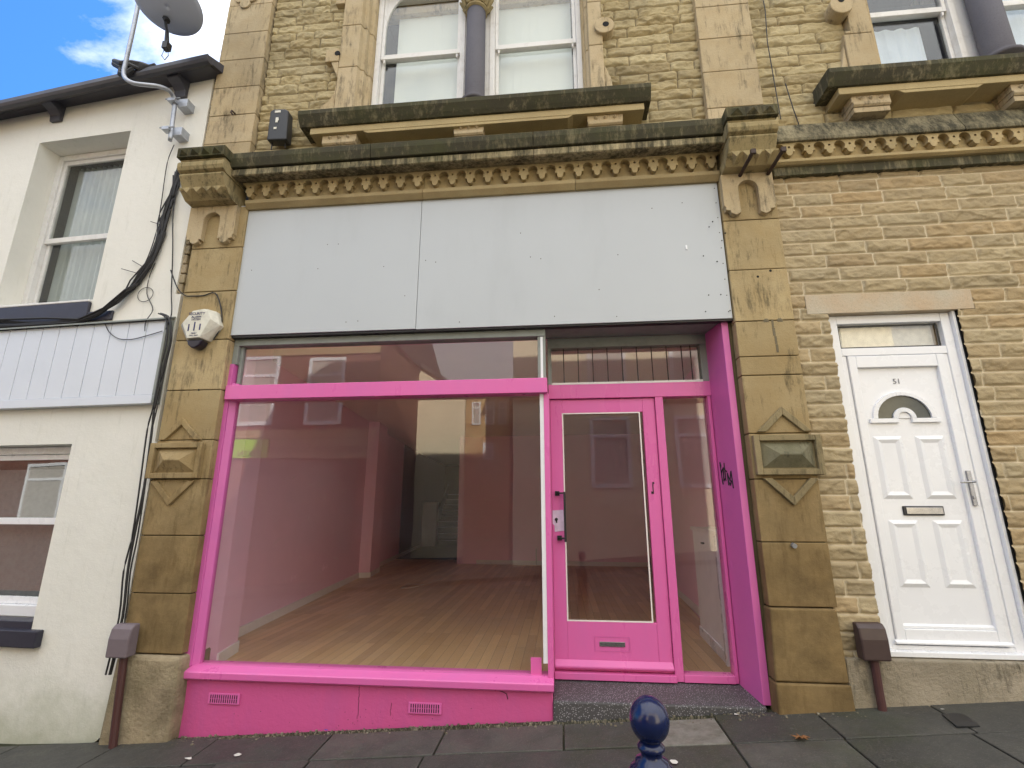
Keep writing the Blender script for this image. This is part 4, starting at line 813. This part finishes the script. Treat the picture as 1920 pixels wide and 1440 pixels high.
# wall pieces around two openings (upper: -2.235..-1.035, 3.60..5.62 ; lower: -2.3..-.905, .64..2.157)
def zs_(x): return 6.178 + .052 * x
def sbox(mb, x0, x1, z0): mb.quad8([(x0, 0, z0), (x1, 0, z0), (x1, Y1, z0), (x0, Y1, z0), (x0, 0, zs_(x0) + .015), (x1, 0, zs_(x1) + .015), (x1, Y1, zs_(x1) + .015), (x0, Y1, zs_(x0) + .015)])
rect = [(-1.035, -.012, .3, 2.5), (-1.035, -.09, 2.5, 5.0), (-1.035, -.09, 5.0, 6.35), (-2.235, -1.035, 2.157, 3.60), (-2.235, -1.035, 5.62, 6.35), (-8, -2.235, 2.157, 6.35), (-8, -2.3, -.9, 2.157), (-2.3, -.905, -.9, .64), (-.905, -1.035, 0, 0)]
b2.box(-.905, -.012, .0, Y1, .30, 2.157); b2.box(-1.035, -.03, .0, Y1, 2.157, 3.60); b2.box(-1.035, -.095, .0, Y1, 3.60, 5.62); sbox(b2, -1.035, -.10, 5.62); b2.box(-2.235, -1.035, .0, Y1, 2.157, 3.60); sbox(b2, -2.235, -1.035, 5.62); b2.box(-8, -2.235, .0, Y1, 2.157, 5.62); sbox(b2, -8, -2.235, 5.62); b2.box(-8, -2.3, .0, Y1, -.9, 2.157); b2.box(-2.3, -.905, .0, Y1, -.9, .64)
b2.prism([(-.905, .30), (-.012, .30), (-.012, .0), (-.022, -.10), (-.05, -.17), (-.12, -.225), (-.25, -.255), (-.50, -.285), (-.905, -.30)], 'y', .0, Y1)
lw_ = LB(b2, 'wall', M['render'])
LB(B(-8, -.1, .37, .42, -.9, 6.3), 'inner_wall', M['darkroom']) if 0 else None
b = MB(); b.quad8([(-8, -.0, -.9), (-.02, -.012, -.3), (-.02, .1, -.3), (-8, .1, -.9), (-8, -.012, -.56), (-.45, -.014, -.245), (-.45, .1, -.245), (-8, .1, -.56)]); LB(b, 'mossy_base', M['slabj'])
# ragged stone edge
b = MB()
for i in range(26):
    z = 3.62 + i * .105; b.tint = random.random(); w = random.uniform(.015, .05); b.box(-.094 - w * .2, -.035 - random.uniform(0, .02), .012, .2, z, z + .095)
LB(b, 'exposed_stone_edge', M['plinthL'], bevel=.01)
# upper window
def lwin(x0, x1, z0, z1, zm, y, lb, upv=False):
    f = MB(); frame(f, x0, x1, z0, z1, y, y + .09, .07, .09, .07); o = LB(f, 'window', M['white'] if upv else M['whitewood'], bevel=.005, label=lb)
    s = MB(); frame(s, x0 + .072, x1 - .072, zm - .03, z1 - .072, y + .02, y + .05, .04, .06, .05); s.build('upper_sash', M['whitewood'] if not upv else M['white'], o, local=True, bevel=.003)
    s = MB(); frame(s, x0 + .072, x1 - .072, z0 + .092, zm + .03, y + .055, y + .085, .04, .06, .05); s.build('lower_sash', M['whitewood'] if not upv else M['white'], o, local=True, bevel=.003)
    B(x0 + .1, x1 - .1, y + .035, y + .04, zm, z1 - .1).build('pane', M['glassw'], o, local=True); B(x0 + .1, x1 - .1, y + .07, y + .075, z0 + .12, zm).build('pane', M['glassw'], o, local=True); return o
w1 = lwin(-2.235, -1.037, 3.605, 5.615, 4.50, .22, 'sash window of the white house upstairs with net curtain')
B(-2.3, -1.037, -.02, .31, 3.605, 3.655).build('window_board', M['whitewood'], w1, local=True, bevel=.006) if 0 else None
w2 = lwin(-2.3, -.907, .645, 2.152, 1.46, .14, 'white ground floor window of the white house', True)
LB(MB().box(-8, -1.03, -.03, .0, 3.37, 3.578).box(-1.03, -.745, -.024, .0, 3.37, 3.47), 'sill_band', M['navy'], bevel=.01)
LB(MB().box(-2.25, -1.04, -.03, .219, 3.579, 3.603), 'sill_board', M['whitewood'], bevel=.006)
LB(MB().box(-8, -.905, .0 - .01, .139, .58, .643), 'painted_reveal_band', M['navy'], bevel=.004)
LB(MB().box(-8, -.77, -.06, .0, .45, .585), 'lower_sill', M['navy'], bevel=.01)
# curtains, rooms
def lth(name, label, cat, mb, mat, group=None):
    m_ = lh.matrix_basis if 0 else Matrix.Translation((-3.6, .04, 0)) @ Matrix.Rotation(R(-3.4), 4, 'Z')
    mb.v = [tuple(m_ @ Vector(p)) for p in mb.v]; return tag(mb.build(name, mat), label, cat, group)
def curtain(mb, x0, x1, z0, z1, y, amp, n, jag=.0):
    P = []; N = n * 8; k = []
    for i in range(N + 1):
        x = x0 + (x1 - x0) * i / N; P.append((x, y + amp * sin(i * 2 * pi / 8) + random.uniform(-amp, amp) * jag))
    mb.prism(P + [(x, yy + .006) for x, yy in reversed(P)], 'z', z0, z1); return mb
lth('net_curtain', 'grey net curtain with folds in the upstairs window of the white house', 'curtain', curtain(MB(), -2.16, -1.1, 3.65, 5.55, .40, .02, 14, .3), M['net'])
lth('roller_blind', 'dark grey blind behind the ground floor window of the white house', 'blind', MB().box(-2.25, -.95, .29, .30, .7, 1.95), flat('grey_blind', (.16, .17, .185), .8))
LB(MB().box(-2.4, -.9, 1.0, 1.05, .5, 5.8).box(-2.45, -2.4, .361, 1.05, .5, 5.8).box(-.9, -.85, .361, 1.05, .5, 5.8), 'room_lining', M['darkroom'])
# eaves
def zg(x): return 6.20 + .077 * x
b = MB(); b.quad8([(-8, -.17, zg(-8) - .035), (-.02, -.17, zg(0) - .035), (.03, .1, zs_(0)), (-8, .1, zs_(-8)), (-8, -.17, zg(-8) + .03), (-.02, -.17, zg(0) + .03), (.03, .1, zs_(0) + .10), (-8, .1, zs_(-8) + .10)]); ev = LB(b, 'eaves_soffit', M['gutter'], bevel=.003)
b = MB(); P = [(-.165, -.05), (-.165, .01), (-.172, .01), (-.178, -.03), (-.20, -.045), (-.225, -.035), (-.238, .012), (-.25, .015), (-.252, -.035), (-.235, -.062), (-.20, -.07)]
va = [(-8, y, zg(-8) + z) for y, z in P] + [(.03, y, zg(.03) + z) for y, z in P]; n = len(P)
b.add(va, [tuple(range(n)), tuple(range(2 * n - 1, n - 1, -1))] + [(i, n + i, n + (i + 1) % n, (i + 1) % n) for i in range(n)]); LB(b, 'gutter', M['gutter'], bevel=.002)
b = MB(); b.quad8([(.0, -.25, zg(0) - .05), (.02, -.25, zg(0) - .05), (.05, .1, zs_(0) + .02), (.0, .1, zs_(0) + .02), (.0, -.25, zg(0) + .015), (.02, -.25, zg(0) + .015), (.05, .1, zs_(0) + .15), (.0, .1, zs_(0) + .15)]); LB(b, 'verge_cap', M['gutter'], bevel=.003)
for a in (-2.06, -.46):
    z = zs_(a); b = MB(); b.prism([(-.16, z), (.0, z), (.0, z - .20), (-.035, z - .205), (-.045, z - .13), (-.09, z - .09), (-.16, z - .065)], 'x', a - .07, a + .07); LB(b, 'eaves_bracket', M['gutter'], bevel=.006)
b = MB(); b.quad8([(-8, -.16, zg(-8) + .032), (.0, -.16, zg(0) + .032), (.0, 4.5, 7.6), (-8, 4.5, 7.2), (-8, -.16, zg(-8) + .06), (.0, -.16, zg(0) + .06), (.0, 4.5, 7.64), (-8, 4.5, 7.24)]); LB(b, 'roof', M['slate'])
b = MB(); b.box(-8, -.9, 4.5, 4.6, -.9, 7.0); b.box(-8.1, -8, .0, 4.5, -.9, 5.4); LB(b, 'rear_wall', M['render'])
# cladding fascia
b = MB(); nb_ = 24; pw = .335
x = -.075; i = 0
while x > -7.5:
    b.box(x - pw + .006, x - .0, -.066, -.02, 2.585, 3.305); x -= pw * .62; i += 1
    break
b = MB(); x = -.075
for i in range(36):
    b.tint = .5; b.box(x - .193, x - .003, -.066, -.02, 2.583, 3.305); x -= .197
cl = LB(b, 'cladding_fascia', M['clad'], bevel=.004)
for nm, mb, mt in (('backing_board', MB().box(-7.2, -.08, -.055, -.001, 2.57, 3.31), M['alu']), ('end_trim', MB().box(-.072, -.045, -.075, -.001, 2.50, 3.32), M['greyfr']), ('top_flashing', MB().prism([(-.1, 3.30), (-.1, 3.315), (.0, 3.365), (.0, 3.345)], 'x', -7.2, -.04), M['greyfr']), ('bottom_trim', MB().box(-7.2, -.05, -.075, -.001, 2.50, 2.58), M['clad'])): mb.build(nm, mt, cl, local=True, bevel=.003)

# ---- cables on the left
def wpt(s, z, off): 
    v = Matrix.Rotation(R(-3.4), 3, 'Z') @ Vector((s, off, 0)); return (v.x - 3.6, v.y + .04, z)
main_path = [(-.30, 5.02), (-.318, 4.796), (-.344, 4.596), (-.362, 4.46), (-.365, 4.245), (-.404, 4.055), (-.494, 3.857), (-.587, 3.677), (-.689, 3.546), (-.855, 3.425), (-1.068, 3.35), (-1.516, 3.355), (-2.047, 3.375), (-3.5, 3.36), (-5, 3.36)]
cb = MB(); r2 = random.Random(3)
for i in range(26):
    ox, oy = r2.gauss(0, .026), -abs(r2.gauss(0, .014)) - .012; ph = r2.uniform(0, 6)
    P = []
    for j, (s_, z) in enumerate(main_path):
        sp = .35 + .9 * abs(sin(j * 1.1 + ph)) + (.8 if 5 < j < 9 else 0)
        P.append(wpt(s_ + ox * sp + r2.gauss(0, .011), z + ox * sp * .8 + r2.gauss(0, .009), oy - (.035 if z < 3.6 else 0)))
    cut = r2.choice([len(P), len(P), 11]); Q = [Vector(p) for p in P[:cut]]; sm = []
    for a, c in zip(Q[:-1], Q[1:]):
        for t in range(3): sm.append(a.lerp(c, t / 3))
    sm.append(Q[-1]); cb.tube(sm, r2.choice([.004, .005, .007, .009, .011]), 6)
tag(cb.build('cable_bundle', M['cable']), 'thick tangle of black cables sweeping across the white wall beneath the left capital', 'cables')
def cable(pts, r, label, name='wall_cable', mat='cable'):
    Q = [Vector(p) for p in pts]; sm = []
    for i in range(len(Q) - 1):
        p0, p1, p2, p3 = Q[max(i - 1, 0)], Q[i], Q[i + 1], Q[min(i + 2, len(Q) - 1)]
        for t in np.linspace(0, 1, 5)[:-1]: sm.append(.5 * ((2 * p1) + (-p0 + p2) * t + (2 * p0 - 5 * p1 + 4 * p2 - p3) * t * t + (-p0 + 3 * p1 - 3 * p2 + p3) * t ** 3))
    sm.append(Q[-1]); return tag(MB().tube(sm, r, 6).build(name, M[mat]), label, 'cable')
cable([wpt(-.41, 5.33, -.03), wpt(-.462, 5.11, -.02), wpt(-.437, 4.64, -.02), wpt(-.43, 4.27, -.02), wpt(-.478, 3.935, -.03), wpt(-.6, 3.7, -.03)], .0045, 'thin cable dropping from the dish mast down the white wall')
cable([wpt(-.265, 4.95, -.03), wpt(-.265, 4.532, -.03), wpt(-.2, 4.1, -.02), wpt(-.155, 3.83, -.02), wpt(-.12, 3.6, -.02), wpt(-.035, 3.366, -.06), wpt(-.035, 3.2, -.09)], .0055, 'cable hanging straight down the white wall between bundle and left pilaster')
cable([wpt(-.375, 3.95, -.015), wpt(-.41, 3.8, -.015), wpt(-.40, 3.62, -.015), wpt(-.30, 3.45, -.015), wpt(-.28, 3.3, -.08), wpt(-.27, 3.2, -.08)], .004, 'thin wire curving down from bundle to white cladding')
cable([(-3.72, -.03, 3.82), (-3.613, -.03, 3.625), (-3.53, -.02, 3.55), (-3.464, -.012, 3.545), (-3.35, -.01, 3.545), (-3.232, -.012, 3.565), (-3.15, -.012, 3.411), (-3.118, -.012, 3.236), (-3.17, -.02, 3.09)], .0055, 'black cable looping over the left pilaster to the alarm box')
cable([wpt(-.735, 3.30, -.075), wpt(-.66, 3.21, -.08), wpt(-.542, 3.14, -.08), wpt(-.40, 3.125, -.08), wpt(-.25, 3.15, -.08), wpt(-.08, 3.19, -.08)], .004, 'thin cable drooping across the white cladding')
vp_ = [(-3.72, -.05, 3.36), (-3.62, -.06, 3.30), (-3.575, -.05, 3.10), (-3.60, -.04, 2.83), (-3.61, -.04, 2.46), (-3.625, -.03, 2.25), (-3.60, -.03, 1.77), (-3.59, -.03, 1.36), (-3.60, -.03, 1.07), (-3.575, -.03, .72), (-3.60, -.03, .3)]
for i, (dx, dy, rr, lb) in enumerate(((0, 0, .010, 'thickest black cable down the joint between white house and left pilaster'), (-.022, -.006, .007, 'black cable left of the thickest one down the same joint'), (.016, .002, .006, 'thin black cable right of the thickest one down the same joint'))):
    cable([(x + dx + random.gauss(0, .005), y + dy, z) for x, y, z in vp_], rr, lb, 'downward_cable')
lp_ = []
for k in range(17): a = 2 * pi * k / 16 + .8; lp_.append(wpt(-.42 + .085 * cos(a), 3.615 + .075 * sin(a), -.012))
cable(lp_, .003, 'small coiled loop of thin wire on the white wall', 'wire_loop')
for i, (a, c, lb) in enumerate((((-.74, 3.91), (-.56, 3.85), 'lowest of three thin wire ends poking left out of the bundle'), ((-.63, 3.99), (-.49, 3.91), 'middle of three thin wire ends poking left out of the bundle'), ((-.51, 4.42), (-.38, 4.37), 'topmost of three thin wire ends poking left out of the bundle'))):
    tag(MB().tube([wpt(a[0], a[1], -.03), wpt(c[0], c[1], -.03)], .0035, 5).build('wire_end', M['cable']), lb, 'wire', 'wire ends on the cable bundle')

# ---- satellite dish
sdh = TH('satellite_dish', 'grey satellite dish on a bent pole over the roof of the white house', 'satellite dish', wpt(-.41, 5.3, -.12))
mp_ = [wpt(-.368, 5.30, -.12), wpt(-.398, 5.734, -.12), wpt(-.404, 5.82, -.14), wpt(-.408, 5.855, -.20), wpt(-.44, 5.835, -.28), wpt(-.53, 5.81, -.34), wpt(-.648, 5.812, -.38), wpt(-.735, 5.865, -.40), wpt(-.774, 5.957, -.40), wpt(-.778, 6.094, -.40), wpt(-.785, 6.55, -.40), wpt(-.80, 7.0, -.40)]
cu_ = []; Q = [Vector(p) for p in mp_]
for i in range(len(Q) - 1):
    p0, p1, p2, p3 = Q[max(i - 1, 0)], Q[i], Q[i + 1], Q[min(i + 2, len(Q) - 1)]
    for t in np.linspace(0, 1, 7)[:-1]: cu_.append(.5 * ((2 * p1) + (-p0 + p2) * t + (2 * p0 - 5 * p1 + 4 * p2 - p3) * t * t + (-p0 + 3 * p1 - 3 * p2 + p3) * t ** 3))
cu_.append(Q[-1]); MB().tube(cu_, .021, 14).build('mast', M['galv'], sdh, smooth=True)
for z in (5.78, 5.42):
    b = MB(); c = Vector(wpt(-.33, z, -.05)); b.box(c.x - .05, c.x + .06, c.y - .06, c.y + .05, z - .05, z + .05); b.box(c.x - .12, c.x - .04, c.y - .12, c.y - .05, z - .02, z + .02); b.tube([(c.x - .15, c.y - .11, z + .01), (c.x + .02, c.y - .11, z + .01)], .008, 6); b.build('wall_clamp', M['galv'], sdh, bevel=.006)
b = MB(); dc = Vector((-3.855, -.5, 6.555)); ax = Vector((-.10, .18, .975)).normalized()
DQ = ax.to_track_quat('Z', 'Y').to_matrix(); vs = []; fs = []; nr, na = 7, 40
for i in range(nr + 1):
    for k in range(na):
        rr = i / nr; vs.append(tuple(dc + DQ @ Vector((.304 * rr * cos(2 * pi * k / na), .304 * rr * sin(2 * pi * k / na), .05 * rr * rr - .05))))
for i in range(nr):
    for k in range(na): fs.append((i * na + k, i * na + (k + 1) % na, (i + 1) * na + (k + 1) % na, (i + 1) * na + k))
b.add(vs, fs); rf = b.build('reflector', M['dish'], sdh, smooth=True); so_ = rf.modifiers.new('s', 'SOLIDIFY'); so_.thickness = .008
b = MB(); q0 = Vector(wpt(-.60, 6.85, -.46)); q1 = Vector(wpt(-.40, 6.65, -.47)); q2 = Vector(wpt(-.293, 6.44, -.47)); q3 = Vector(wpt(-.246, 6.13, -.46))
b.tube([Vector(wpt(-.79, 6.92, -.40)), Vector(wpt(-.62, 6.80, -.45))], .018, 8); b.tube([q0, q1, q2], [.035, .04, .03], 6); b.tube([q2 + Vector((-.02, 0, 0)), q2.lerp(q3, .5)], .014, 8)
for k in range(4): c_ = q1 + Vector((-.07 + .035 * k, -.02, .05 - .03 * k)); b.tube([c_ + Vector((-.05, 0, .0)), c_ + Vector((.05, 0, .03))], .012, 6)
b.build('back_bracket', M['black'], sdh, bevel=.003)
b = MB(); b.tube([q2.lerp(q3, .45), q3], [.018, .024], 8); b.box(q3.x - .028, q3.x + .028, q3.y - .03, q3.y + .03, q3.z - .05, q3.z + .03)
lp2 = [q3 + Vector((-.02, 0, -.05)), q3 + Vector((-.035, 0, -.12)), q3 + Vector((.01, 0, -.18)), q3 + Vector((.04, 0, -.13)), q3 + Vector((.02, 0, -.04))]; b.tube(lp2, .004, 5); b.build('receiver_arm', M['black'], sdh)
b = MB(); c = Vector(wpt(-.92, 6.16, -.27)); 
for i in range(5):
    a = r2.uniform(0, 6); b.tube([c + Vector((-.17, 0, .075 + i * .010)), c + Vector((-.06, .02 * sin(a), .0 + i * .014)), c + Vector((.05, .02 * cos(a), .02 + i * .012)), c + Vector((.14, .02, -.01 + i * .018)), c + Vector((.30, .03, .04 - i * .012))], .026, 7)
b.tube([c + Vector((-.06, 0, .02)), c + Vector((-.05, -.01, -.08)), c + Vector((.02, -.02, -.11)), c + Vector((.08, 0, -.02))], .03, 7)
tag(b.build('cable_coil', M['cable']), 'black wrapped coil of cable lying on the gutter beside the dish pole', 'cable coil')

# ================================================================ BLINDS upstairs
for (x0, x1, lb) in ((-1.77, -.99, 'white vertical blind in left upstairs sash, dark gap on its left'), (-.60, .235, 'white vertical blind in right upstairs sash above the shop')):
    b = MB(); n = 9; w = (x1 - x0) / n
    for i in range(n):
        a = x0 + i * w; t = random.uniform(.0, .007); b.tint = random.random(); b.prism([(a, .40), (a + w * 1.02, .40 + t), (a + w * 1.02, .403 + t), (a, .403)], 'z', 5.62, 7.3)
    tag(b.build('vertical_blind', M['blind']), lb, 'blind', 'vertical blinds in upstairs sashes')
for (x0, x1, lb) in ((3.22, 3.80, 'pale sheer curtain in the upper right window left of its column'), (4.42, 5.15, 'pale sheer curtain in the upper right window right of its column')):
    tag(curtain(MB(), x0, x1, 5.62, 6.40 if x0 < 4 else 7.2, .38, .010, 4, .2).build('sheer_curtain', M['sheer']), lb, 'curtain')

# ================================================================ STREET THINGS
bo = TH('bollard', 'glossy navy blue bollard with a ball top in front of the shop step', 'bollard', (.264, -2.2, gz(.264, -2.2)))
z0b = gz(.264, -2.2); zt = 1.005
b = MB(); pr = [(.062 * cos(t), .0 + .067 * sin(t)) for t in np.linspace(-1.15, pi / 2 - .02, 18)]; b.lathe((.264, -2.2, zt - .067), pr, 36); b.build('ball_finial', M['bollard'], bo, smooth=True)
b = MB(); H_ = zt - .125
prof = [(.030, 0), (.036, -.008), (.042, -.014), (.042, -.022), (.033, -.030), (.033, -.044), (.050, -.052), (.052, -.062), (.066, -.074), (.078, -.095), (.083, -.125), (.080, -.15), (.070, -.17), (.066, -.20), (.072, -.55), (.085, -.60), (.095, -.62), (.095, -(H_ - z0b))]
b.lathe((.264, -2.2, H_), [(r, z) for r, z in reversed(prof)], 36); b.build('post', M['bollard'], bo, smooth=True)
# drain cover on the pavement
gr = MB(); z = gz(2.48, -.24) + .006
gr.prism([(2.43, -.155), (2.58, -.13), (2.53, -.325), (2.385, -.345)], 'z', z - .004, z + .003); tag(gr.build('stopcock_cover', M['black']), 'small square black cover set in the pavement below the white door', 'cover')
b = MB(); rl = random.Random(9); c0 = Vector((1.442, -.396, gz(1.442, -.396) + .008)); P = []
for k in range(14):
    a = 2 * pi * k / 14; r = (.045 if k % 2 == 0 else .022) * rl.uniform(.8, 1.2); P.append((c0.x + r * 1.2 * cos(a), c0.y + r * sin(a), c0.z + rl.uniform(0, .018)))
b.add([tuple(c0 + Vector((0, 0, .004)))] + P, [(0, 1 + k, 1 + (k + 1) % 14) for k in range(14)]); lf = b.build('fallen_leaf', M['leaf']); m = lf.modifiers.new('s', 'SOLIDIFY'); m.thickness = .0015
tag(lf, 'curled brown autumn leaf on dark paving right of the bollard', 'leaf')
def scrap(x, y, s, mat, label, ang=None):
    b = MB(); a0 = rl.uniform(0, 6); P = []; z = gz(x, y) + .007
    for k in range(6):
        a = a0 + k * pi / 3; P.append((x + s * rl.uniform(.5, 1.2) * cos(a), y + .6 * s * rl.uniform(.5, 1.2) * sin(a), z + rl.uniform(0, s * .35)))
    b.add([(x, y, z + s * .3)] + P, [(0, 1 + k, 1 + (k + 1) % 6) for k in range(6)]); o = b.build('litter_scrap', mat); m = o.modifiers.new('s', 'SOLIDIFY'); m.thickness = .0012
    return tag(o, label, 'litter', 'litter scraps on the pavement')
scrap(-2.28, -.30, .035, M['litter'], 'largest crumpled white scrap on paving below the left air vent'); scrap(-2.62, -.33, .03, M['litter'], 'white scrap on paving nearest the left pilaster'); scrap(-1.80, .02, .02, M['blue'], 'bright blue scrap against the pink base')
scrap(.10, -.33 - .35, .03, M['litter'], 'pale scrap on paving left of the bollard'); scrap(.62, -.62, .035, M['litter'], 'pale torn scrap on paving just right of the bollard'); scrap(2.49, -.08, .014, M['litter'], 'tiny white scrap on the joint beside the small black cover'); scrap(1.18, -.02, .02, M['litter'], 'white scrap at the foot of the magenta door reveal')
# fine grit along the wall base
gt = MB(); 
for i in range(1500):
    t = rl.random(); x = rl.uniform(-3.4, 2.0); y = (.06 if x < -.1 else .035) - abs(rl.gauss(0, .07)); s = rl.uniform(.0015, .006) if rl.random() < .85 else rl.uniform(.006, .016); z = gz(x, y)
    gt.tint = rl.random(); gt.box(x, x + s, y, y + s, z - .02, z + s * .45 - (.008 if x > -3 and y > -.01 else 0))
o = gt.build('grit', M['litter'] if 0 else stone('grit', (.30, .27, .2), (.1, .09, .06), .3)); o['kind'] = 'stuff'; tag(o, 'fine grit and dirt gathered along the foot of the shopfront', 'grit')

# ================================================================ OPPOSITE SIDE (seen only in reflections)
def opp(name, label, x0, x1, y0, y1, zt, mat, wins, band_z=None, roofz=None, wz=None):
    t = TH(name, label, 'building', ((x0 + x1) / 2, y1, 0)); b = MB(); z0 = min(gz(x0), gz(x1)) - .3; b.box(x0, x1, y0, y1, z0, zt); w = b.build('wall', mat, t)
    if band_z:
        b = MB()
        for a, c in band_z: b.box(x0, x1, y1, y1 + .06, a, c)
        b.build('stone_band', M['band'], t)
    for (a, c, za, zb) in wins:
        f = MB(); fw_ = min(.11, (c - a) * .16); frame(f, a, c, za, zb, y1 - .02, y1 + .05, fw_); f.box(a + fw_, c - fw_, y1 - .02, y1 + .04, zb - (zb - za) * .30, zb - (zb - za) * .30 + fw_ * .8); o_ = f.build('window', M['white'], t)
        B(a + .08, c - .08, y1 + .002, y1 + .012, za + .08, zb - .08).build('pane', M['beigeblind'], o_)
    if roofz:
        b = MB(); b.prism([(y0 - .2, zt), (y1 + .25, zt), ((y0 + y1) / 2, roofz)], 'x', x0 - .1, x1 + .1); b.build('roof', M['slate'], t)
    return t
oa = opp('brick_building', 'dark brick building with lime green and solicitors signs, reflected in the shop window', -28, -5.5, -18, -9.8, 6.9, M['brick'], [(-10.05, -8.8, 4.0, 6.25), (-7.8, -6.6, 4.0, 6.15), (-12.4, -11.2, 4.0, 6.2), (-14.8, -13.6, 4.0, 6.2), (-17.5, -16.2, 4.0, 6.2), (-20, -18.8, 4.0, 6.2), (-22.5, -21.3, 4.0, 6.2), (-17.6, -15.8, 1.0, 3.1), (-20.6, -18.8, 1.0, 3.1)], [(6.25, 6.95), (3.6, 3.85)], 9.2)
B(-8.75, -5.55, -9.8, -9.7, 2.98, 3.56).build('sign_board', flat('tan_sign', (.42, .33, .2), .6), oa); B(-12.5, -8.8, -9.8, -9.68, 3.0, 3.56).build('green_sign_board', M['green'], oa)
text('Greenstone Solicitors', .40, (-7.15, -9.69, 3.27), R(90), M['ink'], oa, rotz=R(180)); text('77XEN .6L.', .26, (-9.6, -9.675, 3.12), R(90), M['ink'], oa, rotz=R(180))
b = MB(); b.box(-9.5, -6.0, -9.8, -9.74, .3, 2.9); b.build('shop_window', fg, oa)
ob = opp('cream_building', 'tall cream rendered building opposite, reflected over the pink door', -1.35, 9.5, -18, -9.8, 7.6, M['oppcream'], [(.9, 2.1, 2.1, 4.2), (3.4, 4.6, 2.1, 4.2), (.9, 2.1, 5.2, 6.8), (3.4, 4.6, 5.2, 6.8), (6, 7.2, 5.2, 6.8)], [(4.6, 4.75)], 9.8)
oc = opp('rubble_stone_terrace', 'sunlit ochre stone terrace end up the side street, reflected in the shop window', -3.6, -1.9, -20, -14.02, 6.2, M['oppstone'], [(-3.35, -3.0, 4.6, 5.5), (-2.8, -2.45, 4.6, 5.5), (-2.3, -2.0, 4.6, 5.5), (-2.9, -2.5, 3.3, 3.9)], None, 7.2)
og = TH('cream_gable_house', 'cream gable end with sloping roof beside the side street, reflected in the shop window', 'house', (-5, -14, 0))
MB().prism([(-6.8, -.3), (-3.62, -.2), (-3.62, 5.75), (-6.8, 7.9)], 'y', -17, -14).build('wall', M['oppcream'], og); MB().prism([(-6.9, 7.97), (-3.5, 5.68), (-3.5, 5.85), (-6.9, 8.14)], 'y', -17.2, -13.8).build('roof', M['slate'], og)
